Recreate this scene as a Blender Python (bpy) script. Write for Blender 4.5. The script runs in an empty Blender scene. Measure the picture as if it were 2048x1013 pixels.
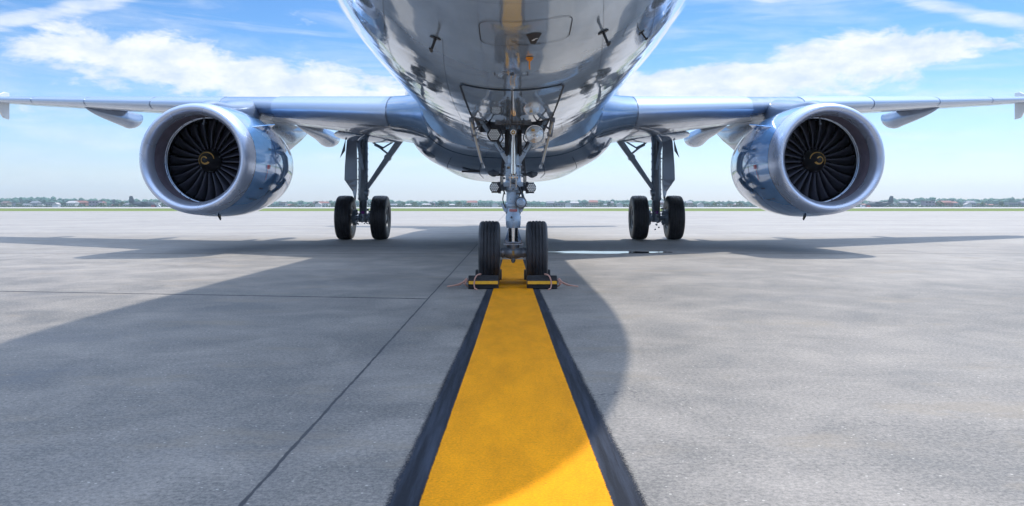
import bpy, bmesh, math, random
from math import sin, cos, pi, sqrt, radians as R, atan2
from mathutils import Vector, Matrix
import numpy as np
random.seed(7)
S = bpy.context.scene
COL = S.collection
# ------------------------------------------------------------------ camera
F = 1693.0; CH = 0.86
cam = bpy.data.cameras.new('camera'); co = bpy.data.objects.new('camera', cam); COL.objects.link(co)
co.location = (0, 0, CH); co.rotation_euler = (R(90), 0, 0)
cam.sensor_width = 36; cam.lens = F/2048*36; cam.shift_y = -(506.5-413)/2048
cam.clip_start = 0.05; cam.clip_end = 12000
S.camera = co
# ------------------------------------------------------------------ light
SX, SY = -0.32, -0.535                       # shadow drift per metre of height
sun_dir = Vector((-SX, -SY, 1)).normalized()  # towards the sun
ld = bpy.data.lights.new('sun', 'SUN'); ld.energy = 2.1; ld.angle = R(1.0); ld.color = (1, .94, .85)
lo = bpy.data.objects.new('sun', ld); COL.objects.link(lo)
lo.rotation_euler = sun_dir.to_track_quat('Z', 'Y').to_euler()
S.view_settings.view_transform = 'Standard'; S.view_settings.look = 'None'
S.view_settings.exposure = 0.84; S.view_settings.gamma = 1; S.view_settings.use_curve_mapping = False

class NT:
    """tiny node-graph helper"""
    def __init__(s, tree): s.t = tree; s.n = tree.nodes; s.l = tree.links
    def new(s, typ, **kw):
        n = s.n.new(typ)
        for k, v in kw.items(): setattr(n, k, v)
        return n
    def put(s, n, i, v):
        if v is None: return
        if isinstance(v, bpy.types.NodeSocket): s.l.new(v, n.inputs[i])
        else: n.inputs[i].default_value = v
    def m(s, op, a, b=None, c=None, clamp=False):
        n = s.new('ShaderNodeMath', operation=op); n.use_clamp = clamp
        s.put(n, 0, a); s.put(n, 1, b); s.put(n, 2, c); return n.outputs[0]
    def noise(s, vec, scale, detail=4, rough=.55, dist=0):
        n = s.new('ShaderNodeTexNoise'); s.put(n, 'Vector', vec)
        n.inputs['Scale'].default_value = scale; n.inputs['Detail'].default_value = detail
        n.inputs['Roughness'].default_value = rough; n.inputs['Distortion'].default_value = dist
        return n.outputs[0]
    def mr(s, v, a, b, c=0, d=1, smooth=False):
        n = s.new('ShaderNodeMapRange'); n.interpolation_type = 'SMOOTHSTEP' if smooth else 'LINEAR'
        s.put(n, 0, v)
        for i, q in enumerate((a, b, c, d)): s.put(n, i+1, q)
        return n.outputs[0]
    def mix(s, f, a, b, mode='MIX'):
        n = s.new('ShaderNodeMix', data_type='RGBA', blend_type=mode)
        s.put(n, 0, f); s.put(n, 6, a); s.put(n, 7, b); return n.outputs[2]
    def xyz(s, v):
        n = s.new('ShaderNodeSeparateXYZ'); s.put(n, 0, v); return n.outputs
    def comb(s, x, y, z=0.0):
        n = s.new('ShaderNodeCombineXYZ'); s.put(n, 0, x); s.put(n, 1, y); s.put(n, 2, z); return n.outputs[0]
    def bump(s, h, strength, dist, normal=None):
        n = s.new('ShaderNodeBump'); n.inputs['Strength'].default_value = strength
        n.inputs['Distance'].default_value = dist; s.put(n, 'Height', h)
        if normal is not None: s.put(n, 'Normal', normal)
        return n.outputs[0]
    def obj(s): return s.new('ShaderNodeTexCoord').outputs['Object']
    def pos(s): return s.new('ShaderNodeNewGeometry').outputs['Position']
def c4(c): return (c[0], c[1], c[2], 1)

# ------------------------------------------------------------------ world
W = bpy.data.worlds.new('World'); S.world = W; W.use_nodes = True
t = NT(W.node_tree); t.n.clear()
sky = t.new('ShaderNodeTexSky', sky_type='NISHITA'); sky.sun_disc = False
sky.sun_elevation = math.asin(sun_dir.z); sky.sun_rotation = atan2(sun_dir.x, sun_dir.y)
sky.air_density = 1.0; sky.dust_density = 0.6; sky.ozone_density = 2.0
d = t.new('ShaderNodeTexCoord').outputs['Generated']
X, Y, Z = t.xyz(d)
az = t.m('ARCTAN2', X, Y); aaz = t.m('ABSOLUTE', az)
el = t.m('ARCSINE', Z)
grade = t.new('ShaderNodeValToRGB'); t.put(grade, 0, t.mr(el, 0, .6))
cr = grade.color_ramp; cr.elements[0].position = 0; cr.elements[0].color = (.71, .76, .99, 1)
cr.elements[1].position = 1; cr.elements[1].color = (2.25, 2.45, 2.5, 1)  # overhead sky, out of view, lifted as added fill for shaded surfaces
for p, c in ((.06, (.67, .745, .94)), (.16, (.53, .70, .91)), (.28, (.32, .56, .80)), (.42, (.25, .49, .76))):
    e = cr.elements.new(p); e.color = c4(c)
skyc = t.mix(1.0, sky.outputs[0], grade.outputs[0], 'MULTIPLY')
def blob(ca, ce, sa, se, tilt=0.0):
    """soft elliptical cloud region in azimuth/elevation (radians), on both sides of the view"""
    da = t.m('SUBTRACT', aaz, ca); de = t.m('SUBTRACT', el, ce)
    de = t.m('SUBTRACT', de, t.m('MULTIPLY', da, tilt))
    a = t.m('POWER', t.m('ABSOLUTE', t.m('DIVIDE', da, sa)), 2.6); b = t.m('POWER', t.m('ABSOLUTE', t.m('DIVIDE', de, se)), 2.0)
    return t.m('EXPONENT', t.m('MULTIPLY', t.m('ADD', a, b), -1))
cl = t.comb(t.m('MULTIPLY', az, 1.0), t.m('MULTIPLY', el, 2.3), 0.37)
n1 = t.noise(cl, 11, 10, .62, .25); n2 = t.noise(cl, 3.2, 4, .5)
stk = t.comb(t.m('ADD', az, t.m('MULTIPLY', el, 1.5)), t.m('MULTIPLY', el, 7), 1.7)
n3 = t.noise(stk, 7, 8, .6, .5)
main = t.m('MAXIMUM', blob(.37, .152, .205, .034, .09), blob(.22, .130, .17, .036, .03))
cm = t.m('ADD', t.m('MULTIPLY', main, .84), t.m('MULTIPLY', t.m('SUBTRACT', n1, .5), 2.0))
cum = t.mr(cm, .28, .66, 0, .97, True)
wis = t.m('MAXIMUM', blob(.50, .197, .12, .013, -.32), t.m('MULTIPLY', blob(.31, .236, .05, .012, 0), .8))
wm = t.m('ADD', t.m('MULTIPLY', wis, .62), t.m('MULTIPLY', t.m('SUBTRACT', n3, .5), 1.1))
wsp = t.mr(wm, .22, .62, 0, .8, True)
thin = t.m('MULTIPLY', t.mr(n3, .40, .72, .03, .38, True), t.mr(el, .0, .07))
away = t.m('MAXIMUM', t.mr(el, .27, .40, 0, 1), t.mr(aaz, .75, 1.0, 0, 1))
gen = t.m('MULTIPLY', t.mr(t.m('ADD', t.m('MULTIPLY', n1, .5), t.m('MULTIPLY', n2, .6)), .46, .66, 0, .9, True), away)
cov = t.m('MAXIMUM', t.m('MAXIMUM', cum, wsp), t.m('MAXIMUM', thin, gen))
tone = t.mr(t.noise(t.comb(az, t.m('MULTIPLY', t.m('ADD', el, .012), 2.3), .37), 22, 6, .65), .36, .64, 0, 1)
cloudc = t.mix(tone, (3.9, 4.5, 5.5, 1), (5.6, 5.75, 6.0, 1))
cloudc = t.mix(t.mr(el, .4, .8, 0, 1), cloudc, (8.6, 9.3, 10.2, 1))  # unseen clouds overhead made brighter to add fill light
col = t.mix(cov, skyc, cloudc)
bg = t.new('ShaderNodeBackground'); t.put(bg, 0, col); bg.inputs[1].default_value = 0.105
out = t.new('ShaderNodeOutputWorld'); t.l.new(bg.outputs[0], out.inputs[0])

# ------------------------------------------------------------------ materials
def mat(name, base=(.5,.5,.5), rough=.5, metal=0.0, coat=0.0, spec=.5, var=0.0, vscale=4, bump=0.0, bscale=40, bdist=.01, stretch=None, trans=0.0, coat_rough=.03):
    m = bpy.data.materials.new(name); m.use_nodes = True
    t = NT(m.node_tree); p = m.node_tree.nodes['Principled BSDF']
    p.inputs['Base Color'].default_value = c4(base); p.inputs['Roughness'].default_value = rough
    p.inputs['Metallic'].default_value = metal; p.inputs['Coat Weight'].default_value = coat
    p.inputs['Coat Roughness'].default_value = coat_rough
    p.inputs['Specular IOR Level'].default_value = spec
    p.inputs['Transmission Weight'].default_value = trans
    v = t.obj()
    if stretch:
        mp = t.new('ShaderNodeMapping'); t.put(mp, 0, v); mp.inputs['Scale'].default_value = stretch; v = mp.outputs[0]
    if var:
        n = t.mr(t.noise(v, vscale, 6, .6), .3, .7)
        t.put(p, 'Base Color', t.mix(n, c4([q*(1-var) for q in base]), c4([min(1, q*(1+var)) for q in base])))
        t.put(p, 'Roughness', t.mr(t.noise(v, vscale*1.3, 2, .5), .3, .7, max(.02, rough*.85), min(1, rough*1.15)))
    if bump:
        t.put(p, 'Normal', t.bump(t.noise(v, bscale, 4, .6), bump, bdist))
    return m
def skin_mat(name, base, rough, metal, coat, wave=.5):
    """polished aircraft skin: mirror like, gently oil-canned between frames, with grime streaks"""
    m = bpy.data.materials.new(name); m.use_nodes = True
    t = NT(m.node_tree); p = m.node_tree.nodes['Principled BSDF']
    o = t.obj(); x, y, z = t.xyz(o)
    streak = t.noise(t.comb(t.m('MULTIPLY', x, 5), t.m('MULTIPLY', y, .6), t.m('MULTIPLY', z, 5)), 1.2, 5, .6)
    patch = t.noise(o, 2.2, 5, .6)
    f = t.mr(t.m('ADD', t.m('MULTIPLY', streak, .5), t.m('MULTIPLY', patch, .5)), .38, .62)
    t.put(p, 'Base Color', t.mix(f, c4([q*.90 for q in base]), c4([min(1, q*1.06) for q in base])))
    t.put(p, 'Roughness', t.mr(streak, .3, .7, rough*.7, rough*1.4))
    p.inputs['Metallic'].default_value = metal; p.inputs['Coat Weight'].default_value = coat
    p.inputs['Coat Roughness'].default_value = .02
    w1 = t.noise(t.comb(t.m('MULTIPLY', x, 1), t.m('MULTIPLY', y, .55), z), 1.9, 2, .4)
    w2 = t.noise(o, 9, 2, .5)
    pan = t.m('MULTIPLY', t.m('COSINE', t.m('MULTIPLY', y, 11.8)), t.mr(patch, .35, .65))
    w1 = t.m('ADD', w1, t.m('MULTIPLY', pan, .05))
    b = t.bump(w1, wave, .05); b = t.bump(w2, wave*.22, .006, b)
    t.put(p, 'Normal', b); t.put(p, 'Coat Normal', b)
    return m
SKIN = skin_mat('polished_skin', (.50, .62, .76), .07, .44, .6, .30)
FAIR = skin_mat('fairing_paint', (.24, .35, .50), .10, .5, .4, .25)
COWL = skin_mat('cowl_paint', (.19, .42, .78), .08, .25, 1.0, .08)
WINGM = skin_mat('wing_paint', (.27, .33, .43), .18, .4, .3, .12)
SLATM = mat('slat_metal', (.46, .54, .66), .24, .6, 0)
LIP = mat('inlet_lip_metal', (.60, .67, .82), .28, .70, 0, var=.03, vscale=1.2)
DUCT = mat('duct_liner', (.20, .17, .21), .45, .15, 0, var=.25, vscale=6)
BLADE = mat('fan_blade_titanium', (.040, .042, .058), .30, .6, 0, var=.15, vscale=5)
BLACK = mat('black_paint', (.012, .012, .014), .45)
SEAM = mat('panel_seam', (.02, .022, .028), .6)
YEL = mat('yellow_mark', (.66, .40, .11), .4)
WHITE = mat('white_paint', (.78, .80, .82), .35, coat=.3, var=.04)
STEEL = mat('gear_grey_paint', (.42, .54, .68), .30, .25, .3, var=.18, vscale=14, bump=.08, bscale=60, bdist=.003)
DSTEEL = mat('dark_gear_metal', (.16, .18, .21), .38, .6, 0, var=.3, vscale=18)
DOORM = mat('leg_door_paint', (.20, .25, .33), .35, .2, var=.1, vscale=3)
MAING = mat('main_gear_paint', (.30, .37, .46), .32, .35, .2, var=.2, vscale=6)
AXM = mat('axle_grey', (.34, .38, .43), .32, .4, .2, var=.2, vscale=16)
CHROME = mat('chrome_piston', (.72, .74, .76), .12, 1.0)
RUBBER = mat('tyre_rubber', (.034, .036, .043), .5, 0, 0, var=.35, vscale=9, bump=.25, bscale=90, bdist=.002)
RIMM = mat('wheel_rim', (.30, .32, .35), .4, .7, var=.25, vscale=20)
ORANGE = mat('orange_cover', (.85, .30, .02), .45)
CHOCKM = mat('black_rubber_block', (.022, .022, .025), .65, var=.3, vscale=20, bump=.3, bscale=70, bdist=.002)
CHYEL = mat('chock_yellow_stripe', (.95, .45, .015), .5, var=.15, vscale=30)
ROPE = mat('rope', (.62, .34, .27), .85, bump=.6, bscale=260, bdist=.003)
REDM = mat('red_mark', (.55, .03, .04), .5)
GLASS = mat('lamp_glass', (.75, .78, .80), .04, .9, 1.0, bump=.5, bscale=30, bdist=.01)
LED = mat('led_lens', (.96, .98, .97), .15, 0, 1.0)
HOSE = mat('hydraulic_hose', (.03, .03, .035), .5)
VIOLET = mat('purple_fitting', (.22, .05, .30), .35, .5)

# ------------------------------------------------------------------ mesh helpers
class MB:
    def __init__(s): s.v = []; s.f = []
    def add(s, vs, fs):
        b = len(s.v); s.v += [tuple(q) for q in vs]; s.f += [tuple(i+b for i in f) for f in fs]; return s
    def rings(s, rr, closed=True, cap0=True, cap1=True):
        n = len(rr[0]); vs = [p for r in rr for p in r]; fs = []
        for i in range(len(rr)-1):
            for j in range(n if closed else n-1):
                k = (j+1) % n; fs.append((i*n+j, i*n+k, (i+1)*n+k, (i+1)*n+j))
        if closed and cap0: fs.append(tuple(reversed(range(n))))
        if closed and cap1: fs.append(tuple((len(rr)-1)*n+j for j in range(n)))
        return s.add(vs, fs)
    def tube(s, pts, r, n=10, caps=True):
        pts = [Vector(p) for p in pts]; rs = r if isinstance(r, (list, tuple)) else [r]*len(pts)
        rr = []; up = None
        for i, p in enumerate(pts):
            d = (pts[min(i+1, len(pts)-1)]-pts[max(i-1, 0)]).normalized()
            if up is None: up = Vector((0, 0, 1)) if abs(d.z) < .9 else Vector((1, 0, 0))
            a = d.cross(up)
            if a.length < 1e-5: a = d.cross(Vector((1, .3, 0)))
            a.normalize(); b = a.cross(d).normalized(); up = b
            rr.append([p+(a*cos(2*pi*k/n)+b*sin(2*pi*k/n))*rs[i] for k in range(n)])
        return s.rings(rr, True, caps, caps)
    def lathe(s, prof, o=(0,0,0), ax=(0,1,0), n=32, caps=False):
        """prof: list of (axial, radius)"""
        ax = Vector(ax).normalized(); u = Vector((0, 0, 1)) if abs(ax.z) < .9 else Vector((1, 0, 0))
        a = ax.cross(u).normalized(); b = a.cross(ax).normalized(); o = Vector(o)
        rr = [[o+ax*h+(a*cos(2*pi*k/n)+b*sin(2*pi*k/n))*max(r, 1e-4) for k in range(n)] for h, r in prof]
        return s.rings(rr, True, caps, caps)
    def box(s, c, sz, rot=None, taper=1.0):
        c = Vector(c); hx, hy, hz = [q/2 for q in sz]; vs = []
        for z, k in ((-hz, 1), (hz, taper)):
            for x, y in ((-hx, -hy), (hx, -hy), (hx, hy), (-hx, hy)):
                p = Vector((x*k, y*k, z)); p = rot @ p if rot else p; vs.append(c+p)
        return s.add(vs, [(3,2,1,0),(4,5,6,7),(0,1,5,4),(1,2,6,5),(2,3,7,6),(3,0,4,7)])
    def bar(s, p0, p1, w, h, w1=None, h1=None, up=(0,1,0)):
        """rectangular beam between two points"""
        p0, p1 = Vector(p0), Vector(p1); d = (p1-p0).normalized(); a = d.cross(Vector(up)).normalized(); b = a.cross(d)
        w1 = w1 or w; h1 = h1 or h; rr = []
        for p, ww, hh in ((p0, w, h), (p1, w1, h1)):
            rr.append([p+a*x*ww/2+b*y*hh/2 for x, y in ((-1,-1),(1,-1),(1,1),(-1,1))])
        return s.rings(rr)
    def plate(s, pts, nrm, th):
        nrm = Vector(nrm).normalized()*th/2; n = len(pts)
        return s.rings([[Vector(p)-nrm for p in pts], [Vector(p)+nrm for p in pts]])
    def sphere(s, c, r, n=10, m=6, sc=(1,1,1)):
        c = Vector(c); rr = []
        for i in range(m+1):
            a = pi*i/m
            rr.append([c+Vector((r*max(sin(a),.01)*cos(2*pi*k/n)*sc[0], r*max(sin(a),.01)*sin(2*pi*k/n)*sc[1], r*cos(a)*sc[2])) for k in range(n)])
        return s.rings(rr)
    def build(s, name, m, parent=None, smooth=True, ang=35, bevel=0, loc=None, recalc=True):
        me = bpy.data.meshes.new(name); me.from_pydata(s.v, [], s.f)
        if recalc:
            bm = bmesh.new(); bm.from_mesh(me); bmesh.ops.recalc_face_normals(bm, faces=bm.faces[:]); bm.to_mesh(me); bm.free()
        me.materials.append(m)
        if smooth: me.shade_smooth(); me.set_sharp_from_angle(angle=R(ang))
        o = bpy.data.objects.new(name, me); COL.objects.link(o)
        if parent: o.parent = parent
        if loc is not None: o.location = loc
        if bevel:
            b = o.modifiers.new('bevel', 'BEVEL'); b.width = bevel; b.segments = 2; b.limit_method = 'ANGLE'; b.angle_limit = R(40)
        return o
def split_build(b, fn):
    """one object for every connected piece of b; fn(b) builds one"""
    n = len(b.v); par = list(range(n))
    def find(i):
        while par[i] != i: par[i] = par[par[i]]; i = par[i]
        return i
    for f in b.f:
        for k in f[1:]: par[find(k)] = find(f[0])
    gr = {}
    for f in b.f: gr.setdefault(find(f[0]), []).append(f)
    for fs in gr.values():
        ids = sorted({i for f in fs for i in f}); mp = {i: k for k, i in enumerate(ids)}
        c = MB(); c.v = [b.v[i] for i in ids]; c.f = [tuple(mp[i] for i in f) for f in fs]; fn(c)
def tag(o, label=None, cat=None, group=None, kind=None):
    if label: o['label'] = label
    if cat: o['category'] = cat
    if group: o['group'] = group
    if kind: o['kind'] = kind
    return o
def empty(name, loc, label, cat, group=None):
    o = bpy.data.objects.new(name, None); COL.objects.link(o); o.location = loc; o.empty_display_size = .3
    return tag(o, label, cat, group)
def copy_obj(o, parent, loc=None, rot=None):
    c = o.copy(); COL.objects.link(c); c.parent = parent
    if loc is not None: c.location = loc
    if rot is not None: c.rotation_euler = rot
    return c
def spline(xs, ys, d0=None, d1=0.0):
    """C2 cubic through the points; returns a function"""
    n = len(xs); A = np.zeros((n, n)); b = np.zeros(n); h = np.diff(xs); dy = np.diff(ys)/h
    for i in range(1, n-1):
        A[i, i-1] = h[i-1]; A[i, i] = 2*(h[i-1]+h[i]); A[i, i+1] = h[i]; b[i] = 6*(dy[i]-dy[i-1])
    if d0 is None: A[0, 0] = 1
    else: A[0, 0] = 2*h[0]; A[0, 1] = h[0]; b[0] = 6*(dy[0]-d0)
    if d1 is None: A[-1, -1] = 1
    else: A[-1, -1] = 2*h[-1]; A[-1, -2] = h[-1]; b[-1] = 6*(d1-dy[-1])
    M = np.linalg.solve(A, b)
    def f(x):
        x = min(max(x, xs[0]), xs[-1]); i = min(max(int(np.searchsorted(xs, x))-1, 0), n-2); q = x-xs[i]; p = xs[i+1]-x
        return float((M[i]*p**3+M[i+1]*q**3)/(6*h[i])+(ys[i]/h[i]-M[i]*h[i]/6)*p+(ys[i+1]/h[i]-M[i+1]*h[i]/6)*q)
    return f
def lerp(a, b, q): return a+(b-a)*q

# ------------------------------------------------------------------ ground
def sheet(name, pts, z, m, **kw):
    b = MB(); b.add([(x, y, z) for x, y in pts], [tuple(range(len(pts)))])
    o = b.build(name, m, smooth=False); return tag(o, **kw)
def concrete():
    m = bpy.data.materials.new('apron_concrete'); m.use_nodes = True
    t = NT(m.node_tree); p = m.node_tree.nodes['Principled BSDF']; o = t.pos(); x, y, z = t.xyz(o)
    big = t.noise(o, .22, 5, .6); mid = t.noise(t.comb(t.m('MULTIPLY', x, .9), t.m('MULTIPLY', y, .75)), 1.7, 7, .66, .4)
    brush = t.noise(t.comb(t.m('MULTIPLY', x, .8), t.m('MULTIPLY', y, 6)), 5, 5, .65)
    fine = t.noise(o, 55, 4, .75); grit = t.noise(o, 130, 3, .8)
    v = t.m('ADD', t.m('MULTIPLY', t.mr(big, .36, .64), .22), t.m('MULTIPLY', t.mr(mid, .33, .67), .34))
    v = t.m('ADD', v, t.m('MULTIPLY', t.mr(brush, .25, .75), .10))
    v = t.m('ADD', v, t.m('MULTIPLY', t.mr(fine, .36, .64), .34)); v = t.m('ADD', v, t.m('MULTIPLY', t.mr(grit, .36, .64), .22))
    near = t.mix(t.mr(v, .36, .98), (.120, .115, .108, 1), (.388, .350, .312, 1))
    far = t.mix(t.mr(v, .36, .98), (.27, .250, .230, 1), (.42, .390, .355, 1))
    # paler with distance: grazing sheen painted into the base colour
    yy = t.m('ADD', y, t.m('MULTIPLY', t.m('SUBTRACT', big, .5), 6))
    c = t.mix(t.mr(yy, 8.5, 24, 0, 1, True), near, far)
    # dark stains
    st = t.mr(t.noise(t.comb(t.m('MULTIPLY', x, .35), t.m('MULTIPLY', y, .9)), .8, 7, .68, .8), .55, .72, 0, .45, True)
    c = t.mix(st, c, (.13, .135, .15, 1))
    br = t.mr(t.noise(t.comb(t.m('MULTIPLY', x, .8), t.m('MULTIPLY', y, 1.6), 3.3), 1.3, 7, .7), .54, .68, 0, .40, True)
    c = t.mix(br, c, (.26, .215, .16, 1))
    # long tyre / brush streaks across the apron far out
    fs = t.mr(t.noise(t.comb(t.m('MULTIPLY', x, .035), t.m('MULTIPLY', y, .5)), 1.0, 5, .65), .50, .72, 0, .35, True)
    c = t.mix(t.m('MULTIPLY', fs, t.mr(y, 14, 26)), c, (.24, .235, .245, 1))
    # hairline crazing, oil drips and rubber marks beside the line
    v2 = t.new('ShaderNodeTexVoronoi', feature='DISTANCE_TO_EDGE'); v2.inputs['Scale'].default_value = .42
    dv = t.new('ShaderNodeVectorMath', operation='ADD'); t.put(dv, 0, o); nn = t.new('ShaderNodeTexNoise'); t.put(nn, 'Vector', o); nn.inputs['Scale'].default_value = 2.2; nn.inputs['Detail'].default_value = 6; t.put(dv, 1, nn.outputs['Color']); t.put(v2, 'Vector', dv.outputs[0])
    crz = t.m('MULTIPLY', t.mr(v2.outputs['Distance'], .0008, .0030, .55, 0), t.mr(t.noise(o, .35, 3), .52, .58))
    c = t.mix(crz, c, (.06, .06, .065, 1))
    v3 = t.new('ShaderNodeTexVoronoi'); v3.inputs['Scale'].default_value = 2.1; t.put(v3, 'Vector', o); pc = t.new('ShaderNodeSeparateColor'); t.put(pc, 0, v3.outputs['Color'])
    drip = t.m('MULTIPLY', t.mr(t.m('ADD', v3.outputs['Distance'], t.m('MULTIPLY', t.m('SUBTRACT', fine, .5), .06)), .03, .07, .5, 0, True), t.m('GREATER_THAN', pc.outputs[1], .82))
    c = t.mix(drip, c, (.055, .052, .05, 1))
    # pale aggregate and pits
    vo = t.new('ShaderNodeTexVoronoi'); t.put(vo, 'Vector', o); vo.inputs['Scale'].default_value = 38; vo.inputs['Randomness'].default_value = 1
    sp = t.m('LESS_THAN', vo.outputs['Distance'], .17)
    pk = t.new('ShaderNodeSeparateColor'); t.put(pk, 0, vo.outputs['Color'])
    c = t.mix(t.m('MULTIPLY', t.m('MULTIPLY', sp, t.m('GREATER_THAN', pk.outputs[0], .91)), .65), c, (.62, .58, .52, 1))
    c = t.mix(t.m('MULTIPLY', t.m('MULTIPLY', sp, t.m('LESS_THAN', pk.outputs[0], .07)), .7), c, (.07, .07, .075, 1))
    # slab joints
    wob = t.m('MULTIPLY', t.m('SUBTRACT', t.noise(o, 3.0, 6, .75), .5), .020)
    wdt = t.mr(t.noise(o, 7, 4, .7), .3, .75, .0025, .0070)
    def joint(coord, at, k=1.0, g=1.0):
        q = t.m('ABSOLUTE', t.m('ADD', t.m('SUBTRACT', coord, at), wob)); w_ = t.m('MULTIPLY', wdt, g); return t.mr(q, w_, t.m('MULTIPLY', w_, 1.9), k, 0)
    ys = t.m('ADD', y, t.m('MULTIPLY', x, .16))
    js = [joint(x, -.78), joint(x, -8.12), joint(x, 7.65), joint(x, 15.3), joint(x, -15.5)]
    left = t.m('LESS_THAN', x, -.78)
    js.append(t.m('MULTIPLY', joint(ys, 7.74, 1, 4.0), left))
    for q in (15.35, 27.0, 38.5, 50, 61.5, 73): js.append(joint(y, q, 1, q/4))
    J = js[0]
    for q in js[1:]: J = t.m('MAXIMUM', J, q)
    c = t.mix(J, c, (.028, .028, .032, 1))
    halo = t.mr(t.m('ABSOLUTE', t.m('ADD', x, .78)), 0, .12, .22, 0); c = t.mix(halo, c, (.12, .12, .13, 1))
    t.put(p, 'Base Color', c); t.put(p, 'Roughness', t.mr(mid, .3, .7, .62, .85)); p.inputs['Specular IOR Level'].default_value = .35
    h = t.m('ADD', t.m('MULTIPLY', fine, .5), t.m('MULTIPLY', grit, .5)); h = t.m('SUBTRACT', h, t.m('MULTIPLY', J, 1.5))
    t.put(p, 'Normal', t.bump(h, .35, .008))
    return m
def grassmat(name, a, b):
    m = bpy.data.materials.new(name); m.use_nodes = True
    t = NT(m.node_tree); p = m.node_tree.nodes['Principled BSDF']; o = t.pos(); x, y, z = t.xyz(o)
    n = t.noise(t.comb(t.m('MULTIPLY', x, .02), t.m('MULTIPLY', y, .05)), 1, 7, .65)
    t.put(p, 'Base Color', t.mix(t.mr(n, .35, .65), c4(a), c4(b))); p.inputs['Roughness'].default_value = .9; p.inputs['Specular IOR Level'].default_value = .1
    return m
GR = grassmat('airfield_grass', (.10, .15, .035), (.20, .235, .07))
SOIL = grassmat('far_ground', (.07, .10, .05), (.14, .17, .08))
sheet('ground', [(-3000, -600), (3000, -600), (3000, 3000), (-3000, 3000)], -.10, SOIL, kind='structure')
tag(sheet('grass_verge', [(-3000, 140), (3000, 140), (3000, 340), (-3000, 340)], -.03, GR), kind='structure')
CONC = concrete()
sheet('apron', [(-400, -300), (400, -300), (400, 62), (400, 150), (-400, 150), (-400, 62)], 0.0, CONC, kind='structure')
FARC = mat('far_concrete', (.38, .36, .34), .8, var=.12, vscale=.02)
sheet('taxiway', [(-1500, 345), (1500, 345), (1500, 890), (-1500, 890)], 0.0, FARC, kind='structure')

# painted guide line: yellow with a scuffed dark border
def halfw(y): return float(np.interp(y, [-6, 2.4, 5.0, 8.2, 11.5, 13.6], [.30, .283, .245, .212, .178, .165]))
def border(y): return float(np.interp(y, [-6, 2.4, 5.0, 8.2, 11.5, 13.6], [.432, .397, .346, .295, .242, .220]))
def paint(name, base, wear, edge_fn):
    m = bpy.data.materials.new(name); m.use_nodes = True
    t = NT(m.node_tree); p = m.node_tree.nodes['Principled BSDF']; o = t.pos()
    fine = t.noise(o, 60, 5, .75); mid = t.noise(t.comb(*[t.m('MULTIPLY', q, k) for q, k in zip(t.xyz(o)[:2], (3, .9))]), 2.2, 6, .65)
    f = t.m('ADD', t.m('MULTIPLY', t.noise(o, 110, 5, .8), .66), t.m('MULTIPLY', mid, .34))
    t.put(p, 'Base Color', t.mix(t.mr(f, .38, .60), c4([q*.70 for q in base]), c4([min(1, q*1.12) for q in base])))
    p.inputs['Roughness'].default_value = .7; p.inputs['Specular IOR Level'].default_value = .12
    if base[0] < .1:      # the border has been overpainted: a paler, streaky outer strip
        sx = t.noise(t.comb(t.m('MULTIPLY', t.m('ABSOLUTE', t.xyz(o)[0]), 30), t.m('MULTIPLY', t.xyz(o)[1], 1.1)), 1, 6, .7)
        t.put(p, 'Base Color', t.mix(t.mr(sx, .42, .66), c4([q*.8 for q in base]), c4([q*2.3 for q in base])))
    else:                 # rubber scuffs and pinholes in the yellow
        pin = t.mr(t.noise(o, 85, 3, .8), .62, .70, 0, .5); sc = t.mr(t.noise(t.comb(t.m('MULTIPLY', t.xyz(o)[0], 9), t.m('MULTIPLY', t.xyz(o)[1], 60)), 1, 4, .6), .60, .72, 0, .28)
        lk = p.inputs['Base Color'].links[0].from_socket
        t.put(p, 'Base Color', t.mix(t.m('MAXIMUM', pin, sc), lk, (.16, .085, .012, 1)))
    t.put(p, 'Normal', t.bump(t.m('ADD', t.m('MULTIPLY', t.noise(o, 260, 2, .7), .5), t.m('MULTIPLY', fine, .5)), .6, .005))
    uv = t.new('ShaderNodeUVMap'); uv.uv_map = 'UVMap'; u, v, w = t.xyz(uv.outputs[0])
    e = t.m('ABSOLUTE', t.m('SUBTRACT', u, .5))              # .5 at the edge of the sheet
    g1 = t.mr(t.noise(o, 170, 3, .75), .32, .68); g2 = t.mr(t.noise(t.comb(t.m('MULTIPLY', t.xyz(o)[0], 5), t.m('MULTIPLY', t.xyz(o)[1], 2)), 1.5, 5, .7), .3, .7)
    th = t.m('ADD', t.m('MULTIPLY', g1, .78), t.m('MULTIPLY', g2, .22))
    k = t.m('SUBTRACT', t.m('DIVIDE', t.m('SUBTRACT', .5, e), edge_fn), th)
    hole = t.mr(t.noise(o, 48, 6, .8), .66, .72)
    a = t.m('MULTIPLY', t.mr(k, -.08, .12), t.m('SUBTRACT', 1, t.m('MULTIPLY', hole, wear)))
    tr = t.new('ShaderNodeBsdfTransparent'); mx = t.new('ShaderNodeMixShader')
    t.put(mx, 0, a); t.l.new(tr.outputs[0], mx.inputs[1]); t.l.new(p.outputs[0], mx.inputs[2])
    t.l.new(mx.outputs[0], t.n['Material Output'].inputs[0]); return m
def stripe(name, fn, z, m, skew=0):
    ys = list(np.linspace(-6, 13.6, 60)); me = bpy.data.meshes.new(name); vs = []; uv = []
    for i, y in enumerate(ys):
        w = fn(y); vs += [(-w+.012+skew*0, y, z), (w+.012+skew, y, z)]; uv += [(0, y), (1, y)]
    fs = [(2*i, 2*i+1, 2*i+3, 2*i+2) for i in range(len(ys)-1)]
    me.from_pydata(vs, [], fs); l = me.uv_layers.new(name='UVMap')
    for q in me.loops: l.data[q.index].uv = uv[q.vertex_index]
    me.materials.append(m); o = bpy.data.objects.new(name, me); COL.objects.link(o); return o
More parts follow.
